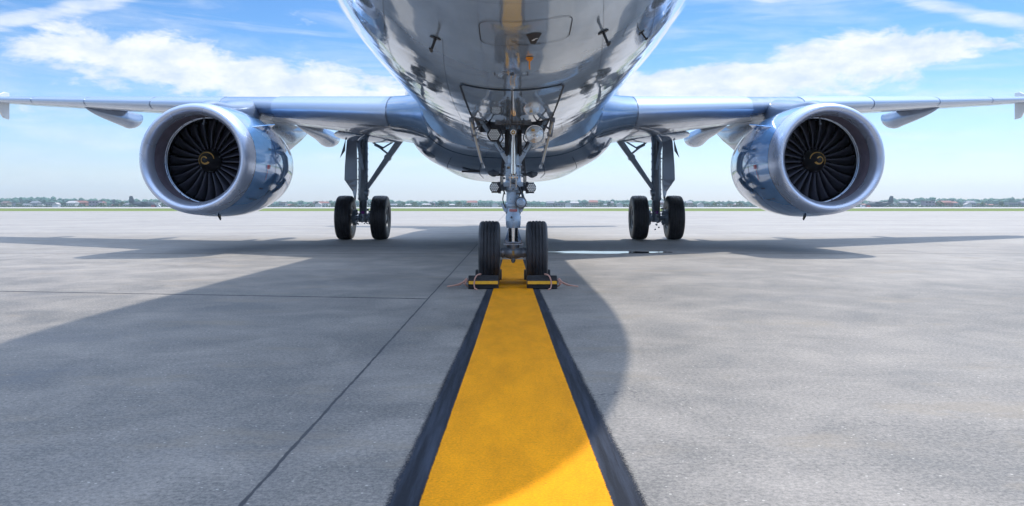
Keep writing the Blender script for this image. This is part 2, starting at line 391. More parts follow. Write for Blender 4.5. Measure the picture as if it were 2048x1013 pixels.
tag(stripe('line_border_marking', border, .004, paint('dark_border_paint', (.018, .022, .032), .5, .055)), kind='structure')
tag(stripe('yellow_line_marking', halfw, .008, paint('yellow_line_paint', (.90, .34, .0015), .45, .018)), kind='structure')
# thin puddle of water
wm_ = mat('puddle_water', (.02, .022, .025), .03, 0, 0, spec=.9)
b = MB(); N = 40; pts = []
for i in range(N):
    a = 2*pi*i/N; r = 1+.16*sin(3*a+1)+.10*sin(7*a)+.05*sin(13*a+2)
    pts.append((1.75+1.05*r*cos(a), 15.75+.42*r*sin(a), .005))
b.add(pts, [tuple(range(N))]); tag(b.build('puddle', wm_, smooth=False), kind='structure')

# ------------------------------------------------------------------ the airliner
PLANE = empty('jet_airliner', (0, 9.4, 0), 'polished silver blue jet airliner parked with its nose above the yellow line', 'airplane')
PI_ = Matrix.Translation((0, -9.4, 0))
def part(b, name, m, parent=PLANE, **kw):
    """world-coordinate mesh attached to the plane (or to a part of it)"""
    o = b.build(name, m, None, **kw); o.parent = parent
    if parent is PLANE: o.location = (0, -9.4, 0)
    return o
NOSE = 3.6
us = [0, .22, .45, .71, 1.0, 1.26, 1.55, 1.84, 2.14, 2.45]
fW = spline(us, [0, .34, .66, .96, 1.24, 1.44, 1.65, 1.83, 1.935, 1.975], 1.4, 0)
fB = spline(us, [3.0, 2.74, 2.52, 2.30, 2.105, 1.985, 1.89, 1.825, 1.79, 1.78], -1.2, 0)
fT = spline(us, [3.0, 3.24, 3.50, 3.78, 4.15, 4.55, 5.05, 5.50, 5.82, 5.92], 1.1, 0)
fC = spline(us, [3.0, 3.0, 3.04, 3.12, 3.27, 3.43, 3.60, 3.74, 3.82, 3.85], 0, 0)
def fus(y):
    s = max(y-NOSE, 0)
    if y <= 29:
        u = min(sqrt(s), 2.45); return fW(u), fB(u), fT(u), fC(u)
    q = (y-29)/11.5
    return 1.975*(1-q**1.7)+.15*q, 1.78+q**1.4*3.0, 5.92-.2*q, 3.85+q*1.4
def fpt(y, a, off=0.0):
    """a: angle from straight down, + towards +x"""
    w, zb, zt, zc = fus(y); h = (zc-zb) if cos(a) > 0 else (zt-zc)
    return Vector(((w+off)*sin(a), y, zc-(h+off)*cos(a)))
def ang_x(y, x):
    w = fus(y)[0]; return math.asin(max(-1, min(1, x/w)))
# loft, with rows so that the nose wheel bay can be left open
AB = math.asin(.40/1.975)
angs = list(np.linspace(-AB, AB, 11))+list(np.linspace(AB, 2*pi-AB, 118))[1:-1]
yst = [NOSE+q*q for q in np.linspace(.02, 2.36, 90)]; yst = [q for q in yst if q < 9.25]+[9.3]+list(np.linspace(9.45, 10.75, 8))+list(np.linspace(10.9, 29, 40))+list(np.linspace(29.5, 40.4, 24))
b = MB(); rr = [[fpt(y, a) for a in angs] for y in yst]; b.rings(rr)
i0 = yst.index(9.3); i1 = yst.index(10.75) if 10.75 in yst else min(range(len(yst)), key=lambda i: abs(yst[i]-10.75))
na = len(angs); keep = []
for f in b.f:
    if len(f) == 4:
        r = min(f)//na; js = sorted(q % na for q in f)
        if i0 <= r < i1 and js[-1] <= 10: continue
    keep.append(f)
b.f = keep
FUS = part(b, 'fuselage', SKIN, ang=60)
b = MB(); X0 = .405      # inside of the nose wheel bay
for x in (-X0, X0): b.plate([(x, 9.28, 1.80), (x, 10.78, 1.80), (x, 10.78, 2.7), (x, 9.28, 2.7)], (1, 0, 0), .01)
b.plate([(-X0, 9.29, 1.8), (X0, 9.29, 1.8), (X0, 9.29, 2.7), (-X0, 9.29, 2.7)], (0, 1, 0), .01)
b.plate([(-X0, 10.77, 1.8), (X0, 10.77, 1.8), (X0, 10.77, 2.7), (-X0, 10.77, 2.7)], (0, 1, 0), .01)
b.plate([(-X0, 9.28, 2.7), (X0, 9.28, 2.7), (X0, 10.78, 2.7), (-X0, 10.78, 2.7)], (0, 0, 1), .01)
part(b, 'wheel_bay', DSTEEL, smooth=False)

def ribbon(b, pts, w, off=.004, closed=False):
    """thin raised strip following the skin; pts are (y, angle)"""
    P = [fpt(y, a, off) for y, a in pts]; n = len(P)
    L, Rr = [], []
    for i, p in enumerate(P):
        d = (P[(i+1) % n] if (closed or i < n-1) else p)-(P[i-1] if (closed or i > 0) else p)
        nn = (fpt(pts[i][0], pts[i][1], off+.1)-p).normalized(); s_ = d.cross(nn).normalized()*w/2
        L.append(p-s_); Rr.append(p+s_)
    fs = [(i, (i+1) % n, n+(i+1) % n, n+i) for i in range(n if closed else n-1)]
    b.add(L+Rr, fs)
def xy_ribbon(b, pts, w, off=.004, closed=False, dens=14):
    Q = []
    seq = pts+[pts[0]] if closed else pts
    for (x0, y0), (x1, y1) in zip(seq[:-1], seq[1:]):
        k = max(1, int(math.hypot(x1-x0, y1-y0)*dens)+1)
        Q += [(lerp(y0, y1, j/k), lerp(x0, x1, j/k)) for j in range(k)]
    if not closed: Q.append((pts[-1][1], pts[-1][0]))
    ribbon(b, [(y, ang_x(y, x)) for y, x in Q], w, off, closed)
def rrect(x0, y0, x1, y1, r, n=5):
    P = []
    for cx, cy, a0 in ((x1-r, y0+r, -90), (x1-r, y1-r, 0), (x0+r, y1-r, 90), (x0+r, y0+r, 180)):
        for i in range(n+1):
            a = R(a0+90*i/n); P.append((cx+r*cos(a), cy+r*sin(a)))
    return P
b = MB()
xy_ribbon(b, rrect(-.205, 5.17, .375, 5.62, .09), .005, closed=True)               # avionics hatch
for k, wd in ((-.30, .002), (.66, .0025), (-.58, .003), (.40, .0015), (1.0, .003), (-1.0, .003), (1.35, .003), (-1.35, .003)):
    ribbon(b, [(y, k) for y in np.linspace(4.2 if abs(k) > .35 else 5.7, 14.2, 90)], wd)
for y0 in (7.0, 11.6, 13.1):
    a0 = .28 if y0 == 7.0 else 0
    for sgn in (-1, 1): ribbon(b, [(y0, sgn*q) for q in np.linspace(a0, 2.0, 60)], .0025)
ribbon(b, [(4.9, q) for q in np.linspace(-2, 2, 90)], .0025)
for q in ((.72, 7.7, 1.0, 8.15), (-1.0, 7.7, -.72, 8.15), (.80, 5.9, 1.0, 6.15), (-.25, 4.45, .25, 4.75), (-1.25, 9.2, -.95, 9.7), (.95, 9.3, 1.25, 9.9), (-.25, 11.0, .25, 11.4)): xy_ribbon(b, rrect(*q, .04), .0028, closed=True)
xy_ribbon(b, [(-.13, 6.45), (-.13, 6.33), (.12, 6.33), (.12, 6.45)], .006)
part(b, 'skin_seam', SEAM, smooth=False)
# closed forward nose-gear doors
for s in (-1, 1):
    b = MB(); rr = []
    for y in np.linspace(7.02, 9.28, 24):
        rr.append([fpt(y, ang_x(y, s*x), .007) for x in np.linspace(.008, .425, 12)])
    b.rings(rr, closed=False)
    part(b, 'forward_gear_door', SKIN, ang=60)
b = MB()
xy_ribbon(b, [(-.43, 9.28), (-.43, 7.06), (-.405, 7.0), (.405, 7.0), (.43, 7.06), (.43, 9.28)], .016, .010, dens=20)
xy_ribbon(b, [(0, 7.0), (0, 9.28)], .010, .010)
part(b, 'door_seam', SEAM, smooth=False)
# belly fairing
def fair(y):
    q = (y-14.1)/(25.5-14.1)
    e = min(1, q/.26); e = e*e*(3-2*e); x = max(0, (q-.72)/.28); x = x*x*(3-2*x)
    g = e*(1-x)
    w = lerp(1.56, 2.14, g); zb = lerp(1.81, 1.49, g); return w, zb
def fairpt(y, a, off=0):
    w, zb = fair(y); n = 2/2.9; zc = 3.0
    sa, ca = sin(a), cos(a)
    return Vector(((w+off)*math.copysign(abs(sa)**n, sa), y, zc-(zc-zb+off)*math.copysign(abs(ca)**n, ca)*(1 if ca > 0 else .35)))
b = MB(); rr = [[fairpt(y, a) for a in np.linspace(-pi, pi, 97)[:-1]] for y in np.linspace(14.1, 25.5, 60)]
b.rings(rr); FA = part(b, 'belly_fairing', FAIR, ang=60)
def fair_ribbon(b, pts, w, off=.004):
    P = [fairpt(y, a, off) for y, a in pts]; vs = []
    for i, p in enumerate(P):
        d = P[min(i+1, len(P)-1)]-P[max(i-1, 0)]; nn = (fairpt(pts[i][0], pts[i][1], off+.1)-p).normalized()
        s_ = d.cross(nn).normalized()*w/2; vs += [p-s_, p+s_]
    b.add(vs, [(2*i, 2*i+1, 2*i+3, 2*i+2) for i in range(len(P)-1)])
b = MB()
fair_ribbon(b, [(15.15, q) for q in np.linspace(-1.25, 1.25, 80)], .034, .006)
for y0 in (16.3, 17.6, 18.8): fair_ribbon(b, [(y0, q) for q in np.linspace(-1.3, 1.3, 60)], .012)
for a0 in (-.5, -.18, .18, .5): fair_ribbon(b, [(q, a0) for q in np.linspace(15.6, 19.5, 30)], .010)
part(b, 'fairing_seam', SEAM, FA, smooth=False)
# belly aerials and drain fins
for x, y in ((-.36, 16.6), (.40, 16.8)):
    b = MB(); z = fair(y)[1]
    b.rings([[(x+dx*w, y+dy*k, z-h) for dx, dy in ((-.05, 0), (0, -.16), (.05, 0), (0, .2))] for h, k, w in ((-.03, 1.0, 2.4), (.03, .9, 2.0), (.07, .55, .6))])
    part(b, 'antenna', DSTEEL)
for x, y, l in ((-.80, 16.5, .35), (.22, 16.9, .3), (-.20, 16.9, .28)):
    b = MB(); b.box((x, y, fair(y)[1]-.012+.03*(abs(x) > .5)), (l, .10, .03)); part(b, 'drain_plate', BLACK)

# probes on the lower nose
def probe(y, x, scale=1.0):
    a = ang_x(y, x); p = fpt(y, a); n = (fpt(y, a, .2)-p).normalized(); f = Vector((0, -1, 0)); f = (f-n*f.dot(n)).normalized()
    b = MB(); q = scale
    b.lathe([(0, .034*q), (.005, .034*q), (.006, .0)], p, n, 20)
    b.tube([p, p+n*.045*q-f*.006, p+n*.078*q+f*.004], [.0095*q, .0085*q, .010*q], 8)
    b.tube([p+n*.078*q-f*.012*q, p+n*.080*q+f*.030*q, p+n*.080*q+f*.075*q], [.011*q, .010*q, .006*q], 10)
    return part(b, 'pitot_probe', BLACK, FUS)
probe(5.75, -.52, 1.15); probe(5.75, .62, 1.15); probe(6.4, .98, .8); probe(5.9, 1.31, .9)
def on_skin(x, y, off=.004): return fpt(y, ang_x(y, x), off)
# black fan-shaped steering placard with its arc, and the orange vent pin
b = MB(); b.add([on_skin(*q) for q in ((.09, 5.40), (.115, 5.385), (.14, 5.38), (.165, 5.385), (.19, 5.40), (.155, 5.60), (.125, 5.60))], [tuple(range(7))])
pl = part(b, 'steering_placard', BLACK, FUS, smooth=False)
b = MB(); 
for dx, dy, w_, h_ in ((.128, 5.50, .018, .010), (.137, 5.485, .014, .010), (.148, 5.475, .018, .008)):
    b.add([on_skin(dx+i*w_, dy+j*h_*2, .007) for i, j in ((0, 0), (1, 0), (1, 1), (0, 1))], [(0, 1, 2, 3)])
part(b, 'placard_lettering', WHITE, FUS, smooth=False)
b = MB(); xy_ribbon(b, [(.02, 5.555), (.045, 5.585), (.075, 5.60), (.12, 5.605)], .008, .006, dens=60)
xy_ribbon(b, [(.14, 5.605), (.19, 5.605)], .010, .006, dens=60)
xy_ribbon(b, [(.0, 5.53), (.036, 5.53)], .010, .006, dens=60)
xy_ribbon(b, [(-.05, 6.27), (.07, 6.27)], .010, .006, dens=60); xy_ribbon(b, [(-.02, 6.24), (.045, 6.24)], .006, .006, dens=60)
xy_ribbon(b, [(-.015, 6.40), (.015, 6.40)], .05, .006, dens=60)
split_build(b, lambda c: part(c, 'steering_marking', BLACK, FUS, smooth=False))
p = on_skin(.122, 5.93); b = MB(); b.box(p-Vector((0, 0, .002)), (.050, .070, .010))
b.tube([p-Vector((0, 0, .006)), p+Vector((0, .02, -.05)), p+Vector((.002, .05, -.070))], [.006, .006, .005], 8)
b.box(p+Vector((0, .0, -.012)), (.030, .030, .014)); part(b, 'drain_pin', ORANGE, FUS, bevel=.003)

# ------------------------------------------------------------------ wings
ST = [(1.5, 14.82, 2.50, 22.55, 2.36, .108), (6.3, 18.46, 3.06, 22.9, 3.18, .108), (15.93, 25.65, 4.11, 27.2, 4.13, .105)]
def wst(x):
    a, c = (ST[0], ST[1]) if x < ST[1][0] else (ST[1], ST[2]); q = (x-a[0])/(c[0]-a[0]); return [lerp(u, v, q) for u, v in zip(a, c)]
def wpt(x, c, up, off=0.0):
    _, ly, lz, ty, tz, th = wst(x); ch = ty-ly
    yt = 5*th*(.2969*sqrt(c)-.126*c-.3516*c*c+.2843*c**3-.1015*c**4)
    cam_ = .018*(1-(2*c-1)**2); z = lerp(lz, tz, c)+ch*(cam_+(yt if up else -yt))
    if off:
        e = 1e-3; c0 = max(c-e, 0); c1 = c+e
        f = lambda cc: ch*(.018*(1-(2*cc-1)**2)+(1 if up else -1)*5*th*(.2969*sqrt(cc)-.126*cc-.3516*cc*cc+.2843*cc**3-.1015*cc**4))
        dy = (c1-c0)*ch; dz = f(c1)-f(c0)+(tz-lz)*(c1-c0); l = math.hypot(dy, dz); ny, nz = (-dz/l, dy/l) if up else (dz/l, -dy/l)
        return Vector((x, ly+c*ch+ny*off, z+nz*off))
    return Vector((x, ly+c*ch, z))
cs = [1-cos(q)*1.0 for q in np.linspace(0, pi/2, 26)]
def wring(x, s): 
    P = [wpt(x, c, True) for c in reversed(cs)]+[wpt(x, c, False) for c in cs[1:]]
    return [Vector((s*p.x, p.y, p.z)) for p in P]
def mir(P, s): return [Vector((s*p[0], p[1], p[2])) for p in P]
for s in (-1, 1):
    b = MB(); b.rings([wring(x, s) for x in list(np.linspace(1.5, 6.3, 14))+list(np.linspace(6.9, 15.93, 18))])
    WG = part(b, 'wing', WINGM, ang=50)
    for x0, x1 in ((2.31, 4.97), (6.45, 8.63), (8.67, 11.15), (11.19, 13.55), (13.59, 15.8)):
        b = MB(); rr = []
        for x in np.linspace(x0, x1, 6):
            up = [wpt(x, c, True, .016) for c in (.13, .10, .07, .045, .026, .012, .004)]
            lo_ = [wpt(x, c, False, .016) for c in (.0005, .004, .012, .024, .040, .058)]
            inner = [wpt(x, .058, False, .001), wpt(x, .13, True, .001)]
            rr.append(mir(up+lo_+inner, s))
        b.rings(rr); part(b, 'slat', SLATM, WG, ang=40)
    # flap sections and panel seams under the wing
    b = MB()
    def under(b, x0, c0, x1, c1, w, n=16):
        P = [wpt(lerp(x0, x1, i/n), lerp(c0, c1, i/n), False, .004) for i in range(n+1)]; vs = []
        for i, p in enumerate(P):
            d = (P[min(i+1, n)]-P[max(i-1, 0)]).normalized(); sd = d.cross(Vector((0, 0, 1))).normalized()*w/2
            vs += [p-sd, p+sd]
        b.add(mir(vs, s), [(2*i, 2*i+1, 2*i+3, 2*i+2) for i in range(n)])
    under(b, 2.2, .72, 6.3, .72, .03); under(b, 6.3, .74, 14.8, .74, .03); under(b, 2.2, .16, 14.9, .16, .018)
    under(b, 2.2, .45, 14.9, .42, .012)
    for x in (3.2, 4.97, 6.9, 7.8, 8.65, 9.5, 10.3, 11.17, 12.2, 13.57, 14.3): under(b, x, .16, x+.05, .95, .014, 8)
    for x, c in ((7.5, .3), (8.9, .33), (9.9, .3), (10.6, .36), (11.9, .3), (12.8, .33), (13.9, .3)): under(b, x, c, x+.28, c+.01, .05, 3)
    part(b, 'underwing_seam', SEAM, WG, smooth=False)
    # flap track pods
    for xc, y0, y1, hh, ww in ((11.5, 22.75, 26.3, .50, .20), (8.3, 21.0, 25.2, .50, .22), (5.15, 20.2, 24.9, .46, .25)):
        b = MB(); rr = []
        for i in range(25):
            q = i/24; y = lerp(y0, y1, q); _, ly, lz, ty, tz, th = wst(xc); c = (y-ly)/(ty-ly)
            top = wpt(xc, min(max(c, .02), .97), False).z+.03 if c < .97 else wpt(xc, .97, False).z+.03-.02*(c-.97)
            e = (q/.72)**.8 if q < .72 else sqrt(max(0, 1-((q-.72)/.285)**2))
            e = max(e, .02); bot = top-.02-hh*e
            rr.append([Vector((s*xc+ww*e*cos(a)*(1 if sin(a) < .3 else .7), y, (top+bot)/2+(top-bot)/2*sin(a))) for a in np.linspace(0, 2*pi, 21)[:-1]])
        b.rings(rr); part(b, 'flap_track_fairing', WINGM, WG, ang=60)
    # wingtip fence
    b = MB(); x = s*15.95; dy_ = .33
    b.plate([(x, q[0]+dy_, q[1]+.05) for q in ((25.3, 4.03), (26.25, 4.40), (26.5, 4.40), (26.5, 4.12), (26.5, 3.98), (26.5, 3.56), (26.22, 3.58), (25.75, 3.98))], (1, 0, 0), .05)
    part(b, 'wingtip_fence', WHITE, WG, bevel=.01)
    # wing-root fillet
    b = MB(); rr = []
    for i in range(12):
        q = i/11; x = lerp(1.35, 2.28, q); k = (1-q)**2
        P = [wpt(max(x, 1.5), c, True, .02+.22*k) for c in (.30, .22, .15, .10, .06, .03, .012, .003)]+[wpt(max(x, 1.5), c, False, .02+.22*k) for c in (.001, .01, .03, .06, .10, .16, .22, .30)]
        P = [Vector((x, p.y, p.z)) for p in P]
        rr.append(mir(P, s))
    b.rings(rr, closed=False); part(b, 'root_fillet', FAIR, WG, ang=60)
    # tailplane and main gear bay hump
    b = MB(); b.rings([[Vector((s*x, ly+c*(ty-ly), z+sg*.11*(ty-ly)*sqrt(max(c*(1-c), 0)))) for c, sg in [(q, 1) for q in np.linspace(1, 0, 12)]+[(q, -1) for q in np.linspace(0, 1, 12)[1:-1]]]
        for x, ly, ty, z in ((.6, 35.0, 38.6, 4.9), (6.2, 38.6, 40.2, 5.4))]); part(b, 'tailplane', WINGM)
    b = MB(); rr = []
    for i in range(17):
        q = i/16; y = lerp(19.6, 23.0, q); e = max(sin(pi*q)**.6, .02)
        c0 = wpt(3.4, min((y-wst(3.4)[1])/(wst(3.4)[3]-wst(3.4)[1]), .98), False).z
        rr.append([Vector((s*(3.35+1.1*e*cos(a)), y, c0+.05+.20*e*sin(a))) for a in np.linspace(0, 2*pi, 21)[:-1]])
    b.rings(rr); part(b, 'gear_bay_door', FAIR, WG, ang=60)
b = MB(); b.rings([[Vector((sg*.14*(ty-ly)*sqrt(max(c*(1-c), 0))*.8, ly+c*(ty-ly), z)) for c, sg in [(q, 1) for q in np.linspace(1, 0, 12)]+[(q, -1) for q in np.linspace(0, 1, 12)[1:-1]]]
    for ly, ty, z in ((32.6, 39.0, 5.4), (37.6, 40.6, 11.2))]); part(b, 'tail_fin', WHITE)

# ------------------------------------------------------------------ engines
EX, EY, EZ = 5.75, 15.2, 1.73
for s in (-1, 1):
    b = MB(); b.lathe([(.42, 1.030), (.8, 1.058), (1.3, 1.078), (1.8, 1.082), (2.3, 1.068), (2.8, 1.03), (3.25, .965), (3.25, .94), (2.6, .93), (1.2, .84)], n=96)
    E = b.build('engine_cowl', COWL, PLANE, ang=45); E.location = (s*EX, EY-9.4, EZ)
    def sub(b, name, m, **kw): return b.build(name, m, E, **kw)
    b = MB(); b.lathe([(.405, 1.030), (.3, 1.020), (.2, 1.008), (.12, .992), (.06, .972), (.02, .948), (0, .918), (.008, .893), (.035, .862), (.08, .834), (.14, .812), (.21, .798), (.28, .793)], n=128)
    sub(b, 'inlet_lip', LIP, ang=80)
    b = MB(); b.lathe([(.405, 1.0305), (.42, 1.0312)], n=96); b.lathe([(1.55, 1.0825), (1.565, 1.0825)], n=96); b.lathe([(3.0, 1.008), (3.02, 1.006)], n=96); split_build(b, lambda c: sub(c, 'cowl_seam', SEAM))
    b = MB(); b.lathe([(3.255, .966), (3.5, .92), (3.85, .83), (3.86, .81), (3.2, .90)], n=64); sub(b, 'reverser_ring', LIP)
    b = MB(); b.lathe([(.285, .7925), (.5, .797), (.78, .806)], n=96); sub(b, 'inlet_duct', DUCT)
    b = MB(); b.lathe([(.785, .808), (.79, .795), (.81, .795), (.82, .812)], n=96); b.lathe([(.87, .815), (.875, .800), (.885, .800), (.89, .815)], n=96)
    for k in range(24):
        a = 2*pi*k/24+.1
        b.bar((.80*cos(a), .72, .80*sin(a)), (.80*cos(a), .80, .80*sin(a)), .012, .012, up=(cos(a+1), 0, sin(a+1)))
    sub(b, 'fan_case_ring', SLATM)
    b = MB(); b.lathe([(.82, .812), (1.35, .812), (1.35, .0)], n=64); sub(b, 'fan_case', BLACK)
    b = MB(); b.lathe([(3.0, .70), (3.6, .66), (4.3, .50), (4.9, .36), (4.9, .30)], n=48); b.lathe([(4.8, .28), (5.2, .2), (5.7, .03)], n=32); b.lathe([(2.6, .93), (2.6, .6)], n=48)
    sub(b, 'core_cowl', RIMM)
    # spinner with swirl mark
    sp = [(.58, .0), (.585, .018), (.60, .038), (.635, .068), (.68, .102), (.74, .142), (.80, .176), (.86, .203), (.92, .219), (.97, .224)]
    b = MB(); b.lathe(sp, n=48); sub(b, 'spinner', BLACK, ang=60)
    def sp_y(r): return float(np.interp(r, [q[1] for q in sp], [q[0] for q in sp]))
    b = MB()
    def arc(r0, r1, a0, a1, w0, w1, n=26):
        vs = []
        for i in range(n+1):
            q = i/n; a = lerp(a0, a1, q); r = lerp(r0, r1, q); w = lerp(w0, w1, q)
            for rr_ in (r-w/2, r+w/2): vs.append((s*rr_*cos(a), sp_y(rr_)-.004, rr_*sin(a)))
        b.add(vs, [(2*i, 2*i+1, 2*i+3, 2*i+2) for i in range(n)])
    arc(.050, .080, R(150), R(-150), .016, .028); arc(.140, .155, R(170), R(-28), .010, .030)
    sub(b, 'swirl_mark', YEL, smooth=False)
    b = MB()
    for k in range(7):
        a = 2*pi*k/7+.3; b.sphere((.200*cos(a), .865, .200*sin(a)), .011, 6, 4)
    split_build(b, lambda c: sub(c, 'spinner_bolt', CHROME))
    # one blade, then copies
    b = MB(); g = []
    for i in range(12):
        q = i/11; r = lerp(.20, .795, q); beta = R(lerp(26, 62, q)); ch = lerp(.12, .205, q**.8); th0 = .05*sin(pi*q*.9)-.05*q*q
        row = []
        for j in range(7):
            w = (j/6-.5)*ch; cam_ = .018*(1-(2*j/6-1)**2)
            yy = .98+w*cos(beta)-cam_*sin(beta); tt = w*sin(beta)+cam_*cos(beta)
            a = th0+tt/r
            row.append((s*r*sin(a), yy, r*cos(a)))
        g.append(row)
    b.rings(g, closed=False); bl = sub(b, 'fan_blade', BLADE, ang=80)
    so = bl.modifiers.new('thick', 'SOLIDIFY'); so.thickness = .010; so.offset = 0
    for k in range(1, 24): copy_obj(bl, E, rot=(0, 2*pi*k/24, 0))
    # guide vanes deep behind the fan, probe in the duct
    b = MB()
    for k in range(40):
        a = 2*pi*k/40; b.bar((.3*cos(a), 1.25, .3*sin(a)), (.8*cos(a), 1.25, .8*sin(a)), .012, .10)
    sub(b, 'guide_vane_ring', DSTEEL)
    b = MB(); b.tube([(-s*.02, .55, .81), (-s*.02, .55, .66)], .014, 8); b.tube([(-s*.02, .50, .66), (-s*.02, .60, .66)], .018, 8); sub(b, 'inlet_probe', DSTEEL)
    # strake on the inboard side
    b = MB(); a = R(37); dx, dz = -s*cos(a), sin(a); Lr = 1.07
    b.plate([(dx*1.04, .72, dz*1.04), (dx*1.070, 1.75, dz*1.070), (dx*1.27, 1.70, dz*1.27)], (dz, 0, -dx), .02); sub(b, 'strake', COWL, smooth=False)
    # small marks on the inboard side
    def cmark(y, ang, ly, la, m, name, w_=1):
        b = MB(); r = 1.085
        for (yy, aa, l1, l2) in ([(y, ang, ly, la)] if w_ == 1 else [(y+i*ly*1.35, ang+R(.6)*(i % 3-1), ly, la) for i in range(w_)]):
            vs = []
            for q in (0, 1):
                for p_ in (0, 1):
                    A = R(aa+p_*l2) if False else R(aa)+p_*R(l2); vs.append((-s*r*cos(A), yy+q*l1, r*sin(A)))
            b.add(vs, [(0, 1, 3, 2)])
        return sub(b, name, m, smooth=False)
    cmark(.98, -8, .030, 4.0, REDM, 'warning_lettering', 5); cmark(1.03, -20, .022, 12, REDM, 'warning_arrow')
    cmark(.88, -30, .03, 1.6, SEAM, 'service_lettering', 6); cmark(.72, -43, .04, 1.4, SEAM, 'service_lettering', 4); cmark(1.02, -44, .03, 1.4, SEAM, 'service_lettering', 6)
    cmark(1.1, 12, .03, 1.2, SEAM, 'service_lettering', 5)
    # drain masts under the cowl
    b = MB(); b.bar((-s*.16, .95, -1.04), (-s*.175, 1.0, -1.125), .03, .08, .02, .05, up=(0, 1, 0)); sub(b, 'drain_mast', BLACK, smooth=False)
    b = MB(); b.box((s*.62, 2.2, -.94), (.12, .5, .16), Matrix.Rotation(R(s*30), 3, 'Y')); sub(b, 'gearbox_fairing', BLACK, bevel=.03)
    # pylon
    b = MB(); rr = []
    for y, hw, zb, zt in ((15.75, .05, 2.70, 2.80), (16.1, .16, 2.66, 2.90), (16.7, .26, 2.6, 3.02), (17.3, .36, 2.5, 3.13), (17.9, .42, 2.4, 3.22), (18.5, .34, 2.3, 3.30), (19.3, .25, 2.2, 3.30), (20.3, .23, 2.1, 3.20), (21.5, .20, 2.25, 3.10), (22.8, .12, 2.60, 3.10), (23.8, .04, 2.92, 3.02)):
        zt -= .11 if y > 16.5 else .03
        rr.append([Vector((s*EX+hw*math.copysign(abs(cos(a))**.75, cos(a)), y, (zb+zt)/2+(zt-zb)/2*math.copysign(abs(sin(a))**.75, sin(a)))) for a in np.linspace(0, 2*pi, 25)[:-1]])
    # smooth along the length
    k2 = [rr[0]]
    for A, B in zip(rr[:-1], rr[1:]):
        for q in (.25, .5, .75, 1): k2.append([a_.lerp(b_, q) for a_, b_ in zip(A, B)])
    b.rings(k2); part(b, 'engine_pylon', WINGM, ang=60)

# ------------------------------------------------------------------ wheels
def tyre_mesh(r, w, grooves=4, rim=.45):
    """profile across the width, revolved about x"""
    hw = w/2; P = []
    tread = hw*.80
    P.append((-hw*.72, r*rim)); P.append((-hw*.92, r*(rim+.08))); P.append((-hw, r*.74)); P.append((-hw*.985, r*.84)); P.append((-hw*.93, r*.925)); P.append((-tread, r*.975))
    gs = [(-1+2*(k+1)/(grooves+1))*tread*.98 for k in range(grooves)]; g = w*.018; dp = r*.022
    def rad(x): return r*(1-.022*(x/tread)**2)
    for x in gs:
        P += [(x-g*1.7, rad(x)), (x-g, rad(x)-dp), (x+g, rad(x)-dp), (x+g*1.7, rad(x))]
    P += [(-x, y) for x, y in reversed(P[:6])]
    return P
def wheel(parent, c, r, w, name='tyre', n=72, rimr=.45):
    b = MB(); b.lathe(tyre_mesh(r, w, 4, rimr), c, (1, 0, 0), n); b.build(name, RUBBER, parent, ang=28)
    b = MB(); R_ = r*rimr+.01; hw = w/2
    for sg in (-1, 1):
        b.lathe([(sg*hw*.74, R_), (sg*hw*.80, R_*.99), (sg*hw*.78, R_*.90), (sg*hw*.30, R_*.84), (sg*hw*.25, R_*.55), (sg*hw*.55, R_*.45), (sg*hw*.72, R_*.30), (sg*hw*.74, .001)], c, (1, 0, 0), 36)
        for k in range(9):
            a = 2*pi*k/9; b.tube([Vector(c)+Vector((sg*hw*.2, R_*.68*cos(a), R_*.68*sin(a))), Vector(c)+Vector((sg*hw*.42, R_*.68*cos(a), R_*.68*sin(a)))], R_*.075, 8)
    b.build('wheel_rim', RIMM, parent, ang=35)

# ------------------------------------------------------------------ nose gear
GY = 9.4
def G(px, py, y=GY): return Vector(((px-1024)/F*y, y, CH+(413-py)/F*y))
gx = .014
b = MB()
b.lathe([(1.02, .080), (1.04, .098), (1.12, .098), (1.14, .084), (1.30, .084), (1.42, .092), (1.55, .088), (1.9, .080), (2.35, .075)], (gx, GY, 0), (0, 0, 1), 28)   # outer cylinder
b.lathe([(.845, .078), (.86, .090), (.885, .090), (.90, .078), (1.02, .076)], (gx, GY, 0), (0, 0, 1), 28)
b.box((gx-.055, GY-.075, 1.24), (.055, .05, .17)); b.box((gx+.015, GY-.085, 1.19), (.075, .06, .10)); b.box((gx, GY-.02, 1.10), (.22, .16, .05))
for z in (1.20, 1.31, 1.46): b.lathe([(0, .094), (.0, .101), (.018, .101), (.018, .094)], (gx, GY, z), (0, 0, 1), 28)
NG = part(b, 'nose_gear_strut', STEEL, bevel=.004)
def g(b, name, m, **kw): return b.build(name, m, NG, **kw)
b = MB(); b.lathe([(.62, .074), (.66, .082), (.74, .086), (.78, .073), (.845, .073)], (gx, GY, 0), (0, 0, 1), 28); g(b, 'strut_collar', STEEL)
b = MB(); b.lathe([(.44, .052), (.63, .052)], (gx, GY, 0), (0, 0, 1), 24)
g(b, 'piston', CHROME)
b = MB(); b.lathe([(.37, .060), (.435, .070), (.455, .058)], (gx, GY, 0), (0, 0, 1), 24, caps=True)
b.tube([(gx-.17, GY, .345), (gx-.12, GY, .345), (gx-.10, GY, .345), (gx-.06, GY, .345), (gx, GY, .345), (gx+.06, GY, .345), (gx+.10, GY, .345), (gx+.12, GY, .345), (gx+.17, GY, .345)], [.048, .050, .052, .064, .076, .064, .052, .050, .048], 24)
b.sphere((gx, GY-.03, .262), .026, 12, 8); b.tube([(gx, GY-.05, .262), (gx, GY-.05, .235)], .013, 8)
for q in (-.115, .115): b.lathe([(0, .034), (0, .062), (.02, .062), (.02, .034)], (gx+q-.01, GY, .345), (1, 0, 0), 20)
g(b, 'axle', AXM)
